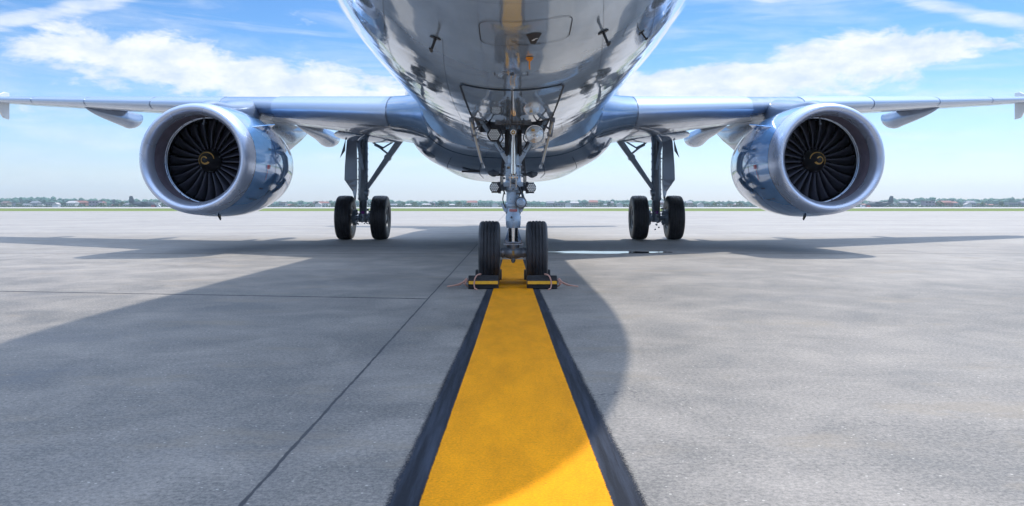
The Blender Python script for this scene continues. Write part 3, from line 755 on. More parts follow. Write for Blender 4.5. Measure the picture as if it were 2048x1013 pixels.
b = MB(); b.box((gx, GY-.076, .345), (.024, .01, .05)); g(b, 'axle_mark', YEL, smooth=False)
# torque links behind and towing lugs
b = MB()
for sg in (-1, 1):
    b.bar((gx+sg*.085, GY+.10, .44), (gx+sg*.03, GY+.26, .64), .035, .03); b.bar((gx+sg*.03, GY+.26, .64), (gx+sg*.09, GY+.08, .86), .03, .035)
b.bar((gx-.10, GY+.09, .46), (gx+.10, GY+.09, .46), .04, .04, up=(0, 0, 1)); g(b, 'torque_link', SLATM, bevel=.003)
b = MB()
for sg in (-1, 1):
    b.plate([(gx+sg*.07, GY, .86), (gx+sg*.135, GY, .90), (gx+sg*.135, GY, .875), (gx+sg*.10, GY, .80), (gx+sg*.07, GY, .79)], (0, 1, 0), .06)
b.bar((gx-.11, GY-.06, .44), (gx+.11, GY-.06, .44), .018, .018, up=(0, 0, 1)); b.bar((gx-.08, GY-.07, .462), (gx+.08, GY-.07, .462), .03, .012, up=(0, 0, 1))
split_build(b, lambda c: g(c, 'tow_fitting', STEEL, bevel=.003))
b = MB(); b.lathe([(0, .0), (0, .030), (.008, .036), (.09, .038), (.095, .050), (.16, .052)], (gx+.085, GY-.24, .90), (0, 1, 0), 24); g(b, 'steering_motor', STEEL, ang=30)
b = MB(); b.lathe([(0, .044), (0, .062), (.05, .066), (.09, .06), (.10, .03)], (gx+.085, GY-.14, .90), (0, 1, 0), 24)
b.tube([(gx+.10, GY-.08, .83), (gx+.105, GY-.08, .98), (gx+.07, GY-.08, 1.06)], .016, 10); b.tube([(gx+.03, GY-.11, 1.00), (gx+.10, GY-.12, 1.0), (gx+.12, GY-.1, .94)], .012, 8); g(b, 'steering_gearbox', DSTEEL)
b = MB(); b.box((gx, GY-.0795, .815), (.085, .004, .026)); g(b, 'red_placard', REDM, smooth=False)
b = MB()
for k in range(8): b.box((gx-.034+k*.0095, GY-.0825, .820), (.006, .002, .006)); b.box((gx-.030+k*.0085, GY-.0825, .809), (.005, .002, .004))
g(b, 'placard_lettering', WHITE, smooth=False)
# Y shaped upper braces
b = MB()
for sg in (-1, 1):
    p0 = Vector((gx+sg*.055, GY-.02, 1.33)); p1 = Vector((gx+sg*.12, GY-.05, 1.46)); p2 = Vector((gx+sg*.40, GY-.06, 1.86))
    b.bar(p0, p1, .05, .07, .06, .06); b.bar(p1, p2, .055, .05, .036, .04)
    b.bar(p1+Vector((0, -.035, .02)), p2+Vector((0, -.03, 0)), .014, .014)
g(b, 'drag_brace', STEEL, bevel=.006)
b = MB(); b.tube([(gx, GY-.14, 1.16), (gx, GY-.14, 1.20), (gx, GY-.14, 1.21), (gx, GY-.14, 1.62), (gx, GY-.14, 1.66)], [.016, .016, .026, .027, .03], 16)
b.lathe([(-.035, .0), (-.035, .034), (.035, .034), (.035, .0)], (gx, GY-.14, 1.665), (0, 1, 0), 20)
for q in (-.032, .032): b.box((gx+q, GY-.12, 1.14), (.016, .09, .16)); 
b.lathe([(-.05, .0), (-.05, .022), (.05, .022), (.05, 0)], (gx, GY-.13, 1.18), (1, 0, 0), 16)
g(b, 'retraction_actuator', CHROME, bevel=.002)
b = MB(); b.lathe([(-.040, .022), (-.042, .015), (-.04, .010)], (gx, GY-.14, 1.665), (0, 1, 0), 16); g(b, 'actuator_cap', YEL)
for q in (-.070, .070):      # coil springs
    b = MB(); pts = [(gx+q+.021*cos(k*.9), GY-.11+.021*sin(k*.9), 1.43+k*.00165) for k in range(145)]
    b.tube(pts, .0058, 6); b.tube([(gx+q, GY-.11, 1.41), (gx+q, GY-.11, 1.70)], .011, 8); g(b, 'coil_spring', HOSE)
b = MB()      # upper linkage with cross bolts
b.bar((gx-.20, GY-.10, 1.775), (gx+.20, GY-.10, 1.775), .05, .04, up=(0, 0, 1))
for q in (-.11, -.075, -.04, .04, .075, .11): b.lathe([(0, .030), (0, .040), (.014, .040), (.014, .03)], (gx+q, GY-.14, 1.765), (1, 0, 0), 16, caps=True)
b.tube([(gx-.13, GY-.14, 1.765), (gx+.13, GY-.14, 1.765)], .018, 12)
for q in (-.05, .05): b.bar((gx+q, GY-.13, 1.76), (gx+q*.6, GY-.14, 1.67), .016, .04)
g(b, 'upper_linkage', DSTEEL, bevel=.002)
def led_lamp(c, r, d=(0, -1, 0), rows=3, square=False):
    c = Vector(c); d = Vector(d).normalized(); b = MB()
    b.lathe([(.0, r*.86), (0, r), (.012, r*1.04), (.05, r*1.02), (.085, r*.6), (.09, 0)], c, -d, 24); b.lathe([(.008, r*.88), (.008, 0)], c, -d, 24)
    if square: b.box(c-d*.05, (r*1.6, .07, r*2.1))
    h = g(b, 'lamp_housing', HOSE)
    b = MB(); a1 = d.cross(Vector((0, 0, 1))).normalized(); a2 = a1.cross(d)
    st_ = r*.86/(rows+.35)
    for i in range(-rows, rows+1):
        for j in range(-rows, rows+1):
            x = (i+j*.5)*st_; y = j*st_*.866
            if x*x+y*y < (r*.80)**2: b.sphere(c+a1*x+a2*y+d*.002, st_*.47, 6, 4)
    g(b, 'led_cluster', LED)
led_lamp((gx-.208, GY-.24, 1.635), .074, rows=3)
led_lamp((gx-.205, GY-.16, 1.066), .056, (-.25, -1, 0), 2, True); led_lamp((gx+.195, GY-.16, 1.062), .056, (.25, -1, 0), 2, True)
b = MB(); c = (gx+.232, GY-.26, 1.635)
b.lathe([(-.004, .093), (-.004, .102), (.02, .104), (.05, .095), (.10, .05), (.11, 0)], c, (0, 1, 0), 32); g(b, 'landing_lamp_ring', CHROME)
b = MB(); b.lathe([(-.018, 0), (-.016, .03), (-.010, .06), (0, .092)], c, (0, 1, 0), 32); b.lathe([(-.028, 0), (-.026, .02), (-.018, .028)], Vector(c)+Vector((.004, 0, -.03)), (0, 1, 0), 16)
g(b, 'landing_lamp_glass', GLASS)
b = MB(); b.box(Vector(c)+Vector((-.02, -.020, .045)), (.034, .006, .022)); g(b, 'lamp_tag', YEL)
b = MB()
b.bar((gx-.208, GY-.17, 1.64), (gx-.03, GY-.05, 1.70), .03, .04, up=(0, 0, 1)); b.bar((gx+.232, GY-.16, 1.64), (gx+.03, GY-.05, 1.70), .03, .04, up=(0, 0, 1))
for sg in (-1, 1): b.bar((gx+sg*.15, GY-.10, 1.06), (gx+sg*.07, GY-.02, 1.08), .04, .07, up=(0, 0, 1)); b.bar((gx+sg*.15, GY-.08, 1.0), (gx+sg*.15, GY-.08, 1.13), .03, .03)
split_build(b, lambda c: g(c, 'lamp_bracket', DSTEEL))
# hoses
b = MB(); rnd = random.Random(3)
def hose(p, r=.006): 
    P = [Vector(q) for q in p]; out_ = []
    for i in range(len(P)-1):
        a0, a1_, a2_, a3 = P[max(i-1, 0)], P[i], P[i+1], P[min(i+2, len(P)-1)]
        for k in range(6):
            t_ = k/6; out_.append(.5*((2*a1_)+(a2_-a0)*t_+(2*a0-5*a1_+4*a2_-a3)*t_*t_+(3*a1_-a0-3*a2_+a3)*t_**3))
    b.tube(out_+[P[-1]], r, 7)
for sg in (-1, 1):
    for k in range(3):
        o_ = .012*k
        hose([(gx+sg*(.30-o_), GY-.03, 1.83), (gx+sg*(.18+o_), GY-.08-o_, 1.62), (gx+sg*(.10+o_), GY-.06, 1.44), (gx+sg*(.105+o_), GY-.05, 1.30), (gx+sg*(.115+o_), GY-.05, 1.12), (gx+sg*.09, GY-.07, .99)], .0055)
    hose([(gx+sg*.14, GY-.16, 1.70), (gx+sg*.11, GY-.19, 1.60), (gx+sg*.15, GY-.17, 1.53), (gx+sg*.09, GY-.1, 1.47)], .006)
    hose([(gx+sg*.10, GY-.03, 1.02), (gx+sg*.115, GY-.03, .93), (gx+sg*.085, GY-.03, .84)], .006)
hose([(gx-.03, GY-.10, 1.12), (gx+.03, GY-.14, 1.10), (gx+.08, GY-.14, 1.03), (gx+.06, GY-.12, .96)], .006)
g(b, 'hydraulic_hose', HOSE)
b = MB()
for z in (1.17, 1.22, 1.27, 1.40, 1.50): b.box((gx-.102, GY-.04, z), (.028, .03, .022)); b.box((gx+.102, GY-.04, z+.02), (.026, .03, .02))
for q in ((-.06, -.11, 1.28), (-.03, -.11, 1.19), (.03, -.12, 1.22), (.055, -.11, 1.30), (-.02, -.11, .74), (.0, -.10, 1.05)): b.sphere((gx+q[0], GY+q[1]+.01, q[2]), .013, 8, 6)
split_build(b, lambda c: g(c, 'bolt_fitting', DSTEEL))
b = MB(); b.box((gx-.055, GY-.102, 1.285), (.03, .004, .022)); g(b, 'strut_placard', YEL, smooth=False)
for x in (-.262, .258):
    wheel(NG, (gx+x, GY, .350), .350, .235, rimr=.42)
# hanging side doors of the bay
for s in (-1, 1):
    b = MB(); P = [(s*.452, 9.20, 1.81), (s*.452, 10.3, 1.80), (s*.36, 10.25, 1.38), (s*.325, 9.85, 1.30), (s*.335, 9.32, 1.34)]
    b.plate([(q[0]+gx*0, q[1], q[2]) for q in P], (.95, 0, -s*.25), .030); dr = part(b, 'side_gear_door', SKIN, ang=30, bevel=.006)
    b = MB()
    for i in range(6): b.box((s*lerp(.452, .345, i/6)-s*.022, 9.21+i*.022, lerp(1.78, 1.38, i/6)), (.02, .02, .045))
    b.bar((s*.43, 9.30, 1.70), (s*.20, 9.36, 1.84), .02, .02); b.bar((s*.44, 9.26, 1.80), (s*.415, 9.26, 1.62), .05, .035)
    b.box((s*.44, 9.24, 1.80), (.055, .10, .05)); b.box((s*.40, 9.28, 1.83), (.10, .05, .035))
    part(b, 'door_hinge', DSTEEL, bevel=.003)

# ------------------------------------------------------------------ main gear
MY = 21.95
for s in (-1, 1):
    cx = 3.74 if s > 0 else -3.86; b = MB()
    b.tube([(cx, MY, .62), (cx, MY, .95), (cx, MY, 1.0), (cx, MY, 1.02), (cx, MY, 1.9), (cx, MY, 2.95)], [.095, .10, .10, .125, .125, .12], 20)
    for z in (1.05, 1.16, 1.28, 1.45, 1.62, 1.8, 2.0, 2.2, 2.35): b.lathe([(0, .126), (0, .138), (.03, .138), (.03, .126)], (cx, MY, z), (0, 0, 1), 20)
    MG = part(b, 'main_gear_strut', MAING)
    def h(b, name, m, **kw): return b.build(name, m, MG, **kw)
    b = MB(); b.tube([(cx-.30, MY, .56), (cx+.30, MY, .56)], .075, 16); b.tube([(cx, MY, .45), (cx, MY, .68)], .12, 16)
    rnd = random.Random(5+s)
    for k in range(46):
        q = (cx+rnd.uniform(-.26, .26), MY-rnd.uniform(.05, .16), .56+rnd.gauss(0, .11)); r_ = rnd.uniform(.015, .035)
        if rnd.random() < .5: b.sphere(q, r_, 7, 5)
        else: b.tube([q, (q[0]+rnd.uniform(-.08, .08), q[1], q[2]+rnd.uniform(-.05, .05))], r_*.7, 7)
    for sg in (-1, 1):
        b.lathe([(-.02, .10), (-.02, .20), (.06, .21), (.06, .1)], (cx+sg*.23, MY, .57), (1, 0, 0), 24)
        for k in range(10): a = 2*pi*k/10; b.tube([(cx+sg*.15, MY+.16*cos(a), .57+.16*sin(a)), (cx+sg*.23, MY+.16*cos(a), .57+.16*sin(a))], .028, 8)
    h(b, 'axle_brake', MAING)
    b = MB(); b.box((cx+s*(-.02), MY-.14, .70), (.09, .05, .07)); h(b, 'purple_valve', VIOLET, bevel=.01)
    b = MB(); x1 = cx-s*.93
    b.bar((cx-s*.10, MY-.02, 1.33), (x1+s*.28, MY-.05, 2.12), .10, .10, .14, .12); b.bar((x1+s*.28, MY-.05, 2.12), (x1-s*.10, MY-.05, 2.66), .14, .12, .16, .12)
    b.tube([(cx-s*.05, MY-.08, 1.22), (cx-s*.16, MY-.08, 1.20)], .09, 14); b.tube([(x1+s*.28, MY-.14, 2.12), (x1+s*.28, MY+.04, 2.12)], .09, 14)
    for sg in (-1, 1): b.bar((cx-s*.12, MY-.08, 1.33+sg*.03), (x1+s*.29, MY-.11, 2.10+sg*.035), .02, .02)
    h(b, 'side_brace', MAING, bevel=.008)
    b = MB(); b.bar((cx-s*.08, MY-.06, 2.66), (x1+s*.26, MY-.06, 2.20), .05, .05); b.tube([(x1+s*.42, MY-.06, 2.36), (x1-s*.08, MY-.06, 2.66)], .022, 8); b.tube([(x1+s*.62, MY-.06, 2.46), (x1+s*.40, MY-.06, 2.35)], .04, 8)
    b.bar((cx+s*.14, MY-.14, 2.70), (cx-s*.03, MY-.15, 1.80), .10, .06, .07, .05); h(b, 'lock_link', MAING, bevel=.006)
    b = MB()
    for k in range(4): b.tube([(cx+s*(.04-.03*k), MY-.14, .70), (cx+s*(.05-.035*k), MY-.15, 1.1), (cx+s*(.03-.03*k), MY-.15, 1.7), (cx+s*(.05-.04*k), MY-.14, 2.6)], .009, 6)
    for k in range(14): b.sphere((cx+s*rnd.uniform(-.15, .25), MY-.12, 2.72+rnd.uniform(-.1, .12)), rnd.uniform(.03, .06), 7, 5)
    b.tube([(cx-.05, MY+.18, .62), (cx-.02, MY+.42, .9), (cx, MY+.15, 1.2)], .035, 8)
    h(b, 'brake_hose', DSTEEL)
    # leg door: broad plate outboard of the strut with a kinked outline
    b = MB(); zs = [(2.70, .17, .50), (2.45, .16, .52), (1.75, .155, .555), (1.55, .15, .545), (1.42, .14, .30), (1.02, .145, .20)]
    zs = [(2.62, .15, .44), (2.3, .145, .47), (1.9, .14, .50), (1.55, .14, .51), (1.42, .14, .42), (1.25, .15, .30), (.98, .19, .22)]
    lft = [(cx+s*i, MY-.10, z) for z, i, o_ in zs]; rgt = [(cx+s*o_, MY+.12, z) for z, i, o_ in zs]
    rr = [[Vector(p), Vector(q), Vector(q)+Vector((0, .03, 0)), Vector(p)+Vector((0, .03, 0))] for p, q in zip(lft, rgt)]
    b.rings(rr); b.plate([(cx+s*.46, MY+.05, 2.62), (cx+s*.62, MY+.1, 2.12), (cx+s*.48, MY+.05, 2.3)], (0, 1, 0), .02)
    for z in (1.55, 2.1, 2.5): b.bar((cx+s*.10, MY-.02, z), (cx+s*.22, MY, z), .03, .03, up=(0, 0, 1))
    h(b, 'leg_door', DOORM, smooth=False, bevel=.008)
    for sg in (-1, 1): wheel(MG, (cx+sg*.455, MY, .57), .57, .41, n=64)

# ------------------------------------------------------------------ wheel chocks
def tubepath(b, P, r, n=8):
    P = [Vector(q) for q in P]; o_ = []
    for i in range(len(P)-1):
        a0, a1_, a2_, a3 = P[max(i-1, 0)], P[i], P[i+1], P[min(i+2, len(P)-1)]
        for k in range(7):
            t_ = k/7; o_.append(.5*((2*a1_)+(a2_-a0)*t_+(2*a0-5*a1_+4*a2_-a3)*t_*t_+(3*a1_-a0-3*a2_+a3)*t_**3))
    b.tube(o_+[P[-1]], r, n)
def chock(x0, x1, yf, d, label, rope=0, hs=.86):
    """d=+1: slope towards +y (block in front of the wheel); -1: block behind"""
    cx = (x0+x1)/2; b = MB()
    prof = [(0, 0), (.0, .045), (-.004, .055), (.014, .105), (.030, .110), (.052, .150), (.075, .155), (.13, .150), (.19, .045), (.20, 0)]
    prof = [(p, q*hs) for p, q in prof]
    b.rings([[Vector((x-cx, d*(p[0]-.1), p[1]+.004)) for p in prof] for x in (x0, lerp(x0, x1, .02), lerp(x0, x1, .98), x1)])
    o = b.build('wheel_chock', CHOCKM, smooth=True, ang=25, bevel=.006); o.location = (cx, yf+d*.1, 0); tag(o, label, 'wheel chock', 'black rubber chocks at the nose wheels')
    w = (x1-x0)/2-.006; b = MB()
    b.plate([(-w, -d*.105, .052), (w, -d*.105, .052), (w, -d*.094, .084), (-w, -d*.094, .084)], (0, 1, -.2), .008)
    b.build('reflective_band', CHYEL, o, smooth=False)
    if rope:
        s = rope; e = w*1.0
        b = MB(); x = s*.05
        tubepath(b, [(x+s*.01, .06, .12), (x-s*.02, 0, .148), (x+s*.01, -.05, .145), (x+s*.035, -.095, .115), (x+s*.045, -.112, .05), (x+s*.035, -.13, .008)], .0070)
        tubepath(b, [(x+s*.035, -.13, .008), (x+s*.01, -.20, .008)], .0070)
        tubepath(b, [(s*e, -.02, .05), (s*(e+.03), -.04, .09), (s*(e+.05), -.06, .075), (s*(e+.13), -.05, .04), (s*(e+.22), -.02, .022), (s*(e+.205), .06, .018), (s*(e+.10), .10, .03), (s*(e+.03), .02, .10), (s*(e+.04), -.05, .05), (s*(e+.01), -.02, .02)], .0072)
        tubepath(b, [(s*e, 0, .10), (s*(e+.025), -.07, .085), (s*(e+.035), -.06, .05), (s*(e+.06), -.02, .06), (s*(e+.03), .0, .09)], .0055)
        b.build('pull_rope', ROPE, o)
    return o
chock(-.455, -.140, 8.78, 1, 'black chock with yellow band in front of left nose wheel, rope looping left', -1)
chock(.155, .470, 8.78, 1, 'black chock with yellow band in front of right nose wheel, rope looping right', 1)
chock(-.425, -.12, 9.98, -1, 'black chock mostly hidden behind the left nose wheel', hs=.76); chock(.14, .445, 9.98, -1, 'black chock mostly hidden behind the right nose wheel', hs=.76)

# ------------------------------------------------------------------ far background
FOL = [mat('foliage_a', (.075, .125, .060), .8, var=.4, vscale=.3), mat('foliage_b', (.085, .13, .05), .8, var=.4, vscale=.3), mat('foliage_c', (.045, .085, .06), .8, var=.4, vscale=.3)]
BARK = mat('bark', (.12, .09, .07), .9)
WOOD = mat('forest_foliage', (.045, .13, .08), .85, var=.5, vscale=.05)
ICO = bmesh.new(); bmesh.ops.create_icosphere(ICO, subdivisions=1, radius=1); IV = [v.co.copy() for v in ICO.verts]; IF = [tuple(v.index for v in f.verts) for f in ICO.faces]; ICO.free()
def lump(b, c, r, rnd, flat=.8):
    rot = Matrix.Rotation(rnd.uniform(0, 6.28), 3, 'Z'); b.add([Vector(c)+rot @ Vector((v.x*r, v.y*r, v.z*r*flat))*rnd.uniform(.75, 1.2) for v in IV], IF)
def top_px(px):      # how high the far wood stands above the horizon, in photo pixels
    q = abs(px-1024); return float(np.interp(q, [0, 300, 560, 740, 860, 1024, 1300], [9.5, 10, 9.5, 11.5, 16, 17, 17]))
rnd = random.Random(11); b = MB()
for k in range(5200):
    y = rnd.uniform(1480, 1800); px = rnd.uniform(-260, 2310); x = (px-1024)/F*y
    hh = top_px(px)/F*1500+.5; nz = .72+.28*sin(px*.021+1.3*sin(px*.007))*.4+.28*rnd.random()**.7
    z = hh*nz*rnd.uniform(.35, 1.0); lump(b, (x, y+z*2, z), rnd.uniform(3, 6), rnd)
tag(b.build('distant_forest', WOOD, smooth=False), 'long dark band of far woodland along the whole horizon', 'forest', kind='stuff')
def zone(px):
    for a, n in ((340, 'left of left engine'), (668, 'between left engine and left wheels'), (955, 'between left wheels and nose wheels'), (1252, 'between nose wheels and right wheels'), (1500, 'between right wheels and right engine'), (9999, 'right of right engine')):
        if px < a: return n
ORD = ['first', 'second', 'third', 'fourth', 'fifth', 'sixth', 'seventh', 'eighth', 'ninth', 'tenth', 'eleventh', 'twelfth', 'thirteenth', 'fourteenth', 'fifteenth', 'sixteenth', 'seventeenth', 'eighteenth']
def wmat(n, c): return mat(n, c, .8, var=.1, vscale=.3)
WALLS = {'white': wmat('wall_white', (.55, .54, .54)), 'grey': wmat('wall_grey', (.26, .26, .29)), 'beige': wmat('wall_beige', (.38, .32, .27)), 'lilac grey': wmat('wall_lilac', (.27, .22, .28)), 'brick red': wmat('wall_brick', (.27, .12, .10))}
ROOFS = {'red': wmat('roof_red', (.26, .10, .08)), 'grey': wmat('roof_grey', (.20, .21, .24)), 'brown': wmat('roof_brown', (.15, .10, .09)), 'pale': wmat('roof_pale', (.44, .42, .42))}
WIN = mat('dark_window', (.03, .035, .045), .2)
def house(px, y, w, hgt, wall, roof, dep=10, flat=False, nwin=4, label='', group='distant buildings beyond the airfield', cat='building', name='far_house'):
    x = (px-1024)/F*y; o = empty(name, (x, y, -.1), label, cat, group)
    b = MB(); b.box((0, dep/2, hgt/2), (w, dep, hgt)); b.build('wall', WALLS[wall], o, smooth=False)
    b = MB()
    if flat: b.box((0, dep/2, hgt+.15), (w+.6, dep+.6, .35))
    else:
        rh = hgt*.45; b.rings([[Vector((sx*(w/2+.5), -0.5, hgt)), Vector((sx*(w/2+.5)*(.82), dep/2, hgt+rh)), Vector((sx*(w/2+.5), dep+.5, hgt))] for sx in (-1, 1)])
    b.build('roof', ROOFS[roof], o, smooth=False)
    fl = max(1, int(hgt/3))
    if nwin:
        b0 = MB(); ww = w/(nwin*2); b0.box((0, -.03, 0), (ww, .12, 1.3)); first = None
        for f_ in range(fl):
            for k in range(nwin):
                loc = (-w/2+(k+.5)*w/nwin, 0, hgt*(f_+.55)/fl)
                if first is None: first = b0.build('window', WIN, o, smooth=False, loc=loc)
                else: copy_obj(first, o, loc)
    return o
# low white gabled huts by the taxiway
huts = [(110, 'first'), (636, ''), (990, ''), (1137, ''), (1240, ''), (1402, ''), (1938, '')]
for px, _ in huts:
    y = 905; x = (px-1024)/F*y
    lab = {110: 'small white gabled hut left of the left engine', 636: 'small white gabled hut just left of the left main wheels', 990: 'small white gabled hut just left of the nose gear leg', 1137: 'small white gabled hut a little right of the nose wheels', 1240: 'small white gabled hut just left of the right main wheels', 1402: 'small white gabled hut just right of the right main wheels', 1938: 'small white gabled hut right of the right engine'}[px]
    o = empty('white_hut', (x, y, -.1), lab, 'hut', 'white huts beyond the grass')
    b = MB(); b.box((0, 3, 1.5), (6.2, 6, 3)); b.build('wall', WALLS['white'], o, smooth=False)
    b = MB(); b.rings([[Vector((-3.5, yy, 2.9)), Vector((0, yy, 4.9)), Vector((3.5, yy, 2.9))] for yy in (-.3, 6.3)]); b.build('roof', ROOFS['pale'], o, smooth=False)
rnd = random.Random(21)
spec = []
for a, c, n in ((-30, 335, 16), (560, 668, 7), (690, 955, 11), (1095, 1252, 9), (1300, 1495, 9), (1712, 2080, 17)):
    for k in range(n): spec.append(lerp(a, c, (k+.5+rnd.uniform(-.4, .4))/n))
cnt = {}
for px in spec:
    zn = zone(px); i = cnt.get(zn, 0); cnt[zn] = i+1
    wall = rnd.choice(list(WALLS)); roof = rnd.choice(['red', 'grey', 'brown', 'pale', 'red', 'grey']); y = rnd.uniform(950, 1250); flat = rnd.random() < .35
    hgt = rnd.choice([2.6, 3.0, 5.1, 5.5]) ; w = rnd.uniform(6, 13)
    house(px, y, w, hgt, wall, roof, flat=flat, label='%s %s house, %s %s roof, %s from left, %s' % ('tall' if hgt > 5 else 'low', wall, 'flat' if flat else 'pitched', roof, ORD[i], zn))
for px, sd in ((187, 'left'), (1860, 'right')):      # the two block buildings
    house(px, 1020, 12, 7.4, 'lilac grey', 'brown', flat=True, nwin=3, name='apartment_block', label='tall lilac grey flat-roofed block beside the dark transport planes, %s of the plane' % sd)
for px, sd in ((157, 'left'), (1893, 'right')):
    house(px, 1060, 17, 5.5, 'brick red', 'red', nwin=5, name='brick_building', label='wide brick red building with red roof beside the tall lilac block on the %s' % sd)
b = MB(); rnd = random.Random(77); SCR = mat('scrub_foliage', (.075, .11, .06), .9, var=.5, vscale=.06)
for k in range(2600):      # rough scrub growing along the far side of the taxiway
    y = rnd.uniform(908, 945); px = rnd.uniform(-160, 2210); x = (px-1024)/F*y
    hh = .8+1.5*rnd.random()*(.6+.4*sin(px*.05+2*sin(px*.013))); lump(b, (x, y, hh*rnd.uniform(.1, .8)), rnd.uniform(.8, 1.5), rnd)
tag(b.build('scrub_belt', SCR, smooth=False), 'low grey green scrub along the far edge of the taxiway', 'scrub', kind='stuff')
# individual trees and bushes between the houses
rnd = random.Random(33); cnt = {}
tpx = []
for a, c, n in ((-20, 340, 17), (560, 668, 8), (690, 955, 12), (1095, 1252, 9), (1300, 1495, 9), (1705, 2070, 17)):
    for k in range(n): tpx.append(lerp(a, c, (k+.5+rnd.uniform(-.45, .45))/n))
for px in tpx:
    zn = zone(px); i = cnt.get(zn, 0); cnt[zn] = i+1; y = rnd.uniform(930, 1180); x = (px-1024)/F*y; hh = rnd.uniform(3.2, 6.5); r = rnd.uniform(2.5, 4.8)
    o = empty('broadleaf_tree', (x, y, -.1), '%s green tree, %s from left, %s' % (('bushy' if hh < 4.6 else 'rounded'), ORD[i], zn), 'tree', 'trees among the distant houses')
    b = MB(); b.tube([(0, 0, 0), (.1, 0, hh*.5), (0, 0, hh*.8)], [.35, .25, .1], 7); b.build('trunk', BARK, o)
    b = MB()
    for k in range(46):
        a = rnd.uniform(0, 6.28); q = rnd.random()**.5; zz = rnd.uniform(.15, 1.0); rad = r*q*sqrt(max(.05, 1-(zz-.5)**2*2.6))
        lump(b, (rad*cos(a), rad*sin(a), hh*zz), rnd.uniform(.5, 1.1), rnd)
    b.build('crown', FOL[rnd.randrange(3)], o, smooth=False)
# dark four-propeller transport planes parked far off
CAMO = mat('dark_green_grey_paint', (.055, .075, .085), .6, var=.3, vscale=.3)
def transport(px, y, s, label, k=1.0):
    x = (px-1024)/F*y; o = empty('transport_plane', (x, y, 0), label, 'airplane', 'dark propeller transport planes beyond the taxiway')
    b = MB(); pr = [(-14.5, .3, 5.2), (-12, .9, 4.6), (-8, 1.6, 3.6), (-4, 2.1, 2.9), (0, 2.15, 2.7), (8, 2.15, 2.7), (11, 2.0, 2.6), (13, 1.5, 2.3), (14.6, .7, 2.1), (15, .1, 2.0)]
    b.rings([[Vector((s*a*k, r*k*cos(q), (z+r*sin(q))*k)) for q in np.linspace(0, 2*pi, 17)[:-1]] for a, r, z in pr]); b.build('fuselage', CAMO, o)
    b = MB(); b.plate([(s*-14*k, 0, 5*k), (s*-8.2*k, 0, 4.8*k), (s*-10.8*k, 0, 11.3*k), (s*-12.6*k, 0, 11.6*k), (s*-14.2*k, 0, 10.8*k)], (0, 1, 0), .4*k); b.build('tail_fin', CAMO, o, smooth=False)
    b = MB(); b.plate([(s*-14*k, -8*k, 5.6*k), (s*-12*k, -8*k, 5.6*k), (s*-10*k, 0, 5.6*k), (s*-12*k, 8*k, 5.6*k), (s*-14*k, 8*k, 5.6*k)], (0, 0, 1), .25*k); b.build('tailplane', CAMO, o, smooth=False)
    b = MB(); b.plate([(s*0*k, -20*k, 5.4*k), (s*2.6*k, -20*k, 5.4*k), (s*4.6*k, 0, 5.0*k), (s*2.6*k, 20*k, 5.4*k), (s*0*k, 20*k, 5.4*k), (s*-.4*k, 0, 5.0*k)], (0, 0, 1), .5*k); b.build('wing', CAMO, o, smooth=False)
    for yy in (-10, -5, 5, 10):
        b = MB(); b.lathe([(0, .1), (.3, .5), (1.2, .65), (4, .6), (5.5, .2)], (s*6.6*k, yy*k, 4.9*k), (-s, 0, 0), 12)
        for q in range(4):
            a = q*pi/2+.6; b.bar((s*6.4*k, yy*k, 4.9*k), (s*6.4*k, yy*k+1.9*k*cos(a), 4.9*k+1.9*k*sin(a)), .12*k, .35*k)
        b.build('propeller_engine', CAMO, o)
    b = MB()
    for a, yy in ((11, 0), (1, -2), (1, 2), (-1, -2), (-1, 2)): b.tube([(s*a*k, (yy-.25)*k, .6*k), (s*a*k, (yy+.25)*k, .6*k)], .6*k, 12)
    b.build('wheel_set', RUBBER, o)
transport(286, 870, 1, 'dark propeller transport plane far off, nearest the left engine')
transport(243, 1180, 1, 'second dark transport plane farther off, left of the first one', .9)
transport(1759, 870, -1, 'dark propeller transport plane far off, nearest the right engine')
transport(1803, 1180, -1, 'second dark transport plane farther off, right of the nearer one', .9)
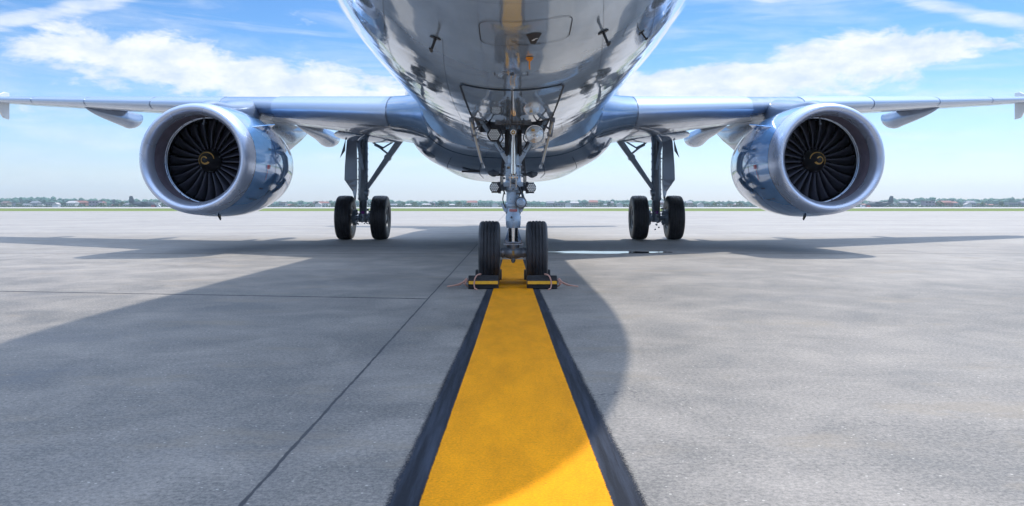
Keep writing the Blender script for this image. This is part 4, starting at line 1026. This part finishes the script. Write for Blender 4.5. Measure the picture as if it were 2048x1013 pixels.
# service vans by the transport planes
def van(px, y, body, label):
    x = (px-1024)/F*y; o = empty('service_van', (x, y, 0), label, 'van', 'small vans near the transport planes')
    b = MB(); b.rings([[Vector((a, yy, z)) for a, z in ((-2.6, .4), (2.6, .4), (2.6, 1.2), (1.9, 1.4), (1.2, 2.2), (-2.6, 2.2))] for yy in (-1, 1)]); b.build('body', body, o, smooth=False, bevel=.08)
    b = MB(); b.plate([(1.2, -1.02, 1.35), (1.75, -1.02, 1.4), (1.15, -1.02, 2.0), (-2.2, -1.02, 2.0), (-2.2, -1.02, 1.35)], (0, 1, 0), .04); b.build('window', WIN, o, smooth=False)
    for a in (-1.6, 1.6):
        for yy in (-.95, .95):
            b = MB(); b.tube([(a, yy-.12, .4), (a, yy+.12, .4)], .4, 12); b.build('wheel', RUBBER, o)
RV = mat('red_van_paint', (.5, .05, .03), .4)
for px, bd, lb in ((316, WHITE, 'white van nearest the left engine'), (309, RV, 'red van beside the white van, left of the left engine'), (1727, WHITE, 'white van nearest the right engine'), (1735, RV, 'red van beside the white van, right of the right engine')):
    van(px, 800, bd, lb)

# terminal behind the viewer (mirrored in the polished skin)
o = empty('terminal_building', (0, -95, 0), 'long pale terminal building with dark glass band facing the airliner', 'building')
b = MB(); b.box((0, -12, 5.5), (170, 24, 11)); b.build('wall', WALLS['beige'], o, smooth=False)
b = MB(); b.box((0, -12, 11.4), (176, 28, .8)); b.build('roof', ROOFS['grey'], o, smooth=False)
TG = mat('terminal_glass', (.02, .03, .045), .05, 0, 0, spec=.8)
b0 = MB(); b0.box((0, .05, 0), (8.6, .2, 3.2)); first = None
for f_ in range(2):
    for k in range(17):
        loc = (-80+k*10, 0, 3.2+f_*4.3)
        if first is None: first = b0.build('window', TG, o, smooth=False, loc=loc)
        else: copy_obj(first, o, loc)

# ------------------------------------------------------------------ haze
b = MB(); b.box((0, 1150, 34), (6400, 3900, 72)); 
me = bpy.data.meshes.new('haze'); me.from_pydata(b.v, [], b.f); hz = bpy.data.objects.new('haze', me); COL.objects.link(hz); tag(hz, kind='stuff')
hz['label'] = 'thin pale blue haze in the far air'; hz['category'] = 'haze'
hm = bpy.data.materials.new('air_haze'); hm.use_nodes = True; nt = hm.node_tree; nt.nodes.remove(nt.nodes['Principled BSDF'])
pv = nt.nodes.new('ShaderNodeVolumePrincipled'); pv.inputs['Density'].default_value = .00020; pv.inputs['Color'].default_value = (.72, .88, 1, 1); pv.inputs['Anisotropy'].default_value = .2
nt.links.new(pv.outputs[0], nt.nodes['Material Output'].inputs['Volume']); me.materials.append(hm)
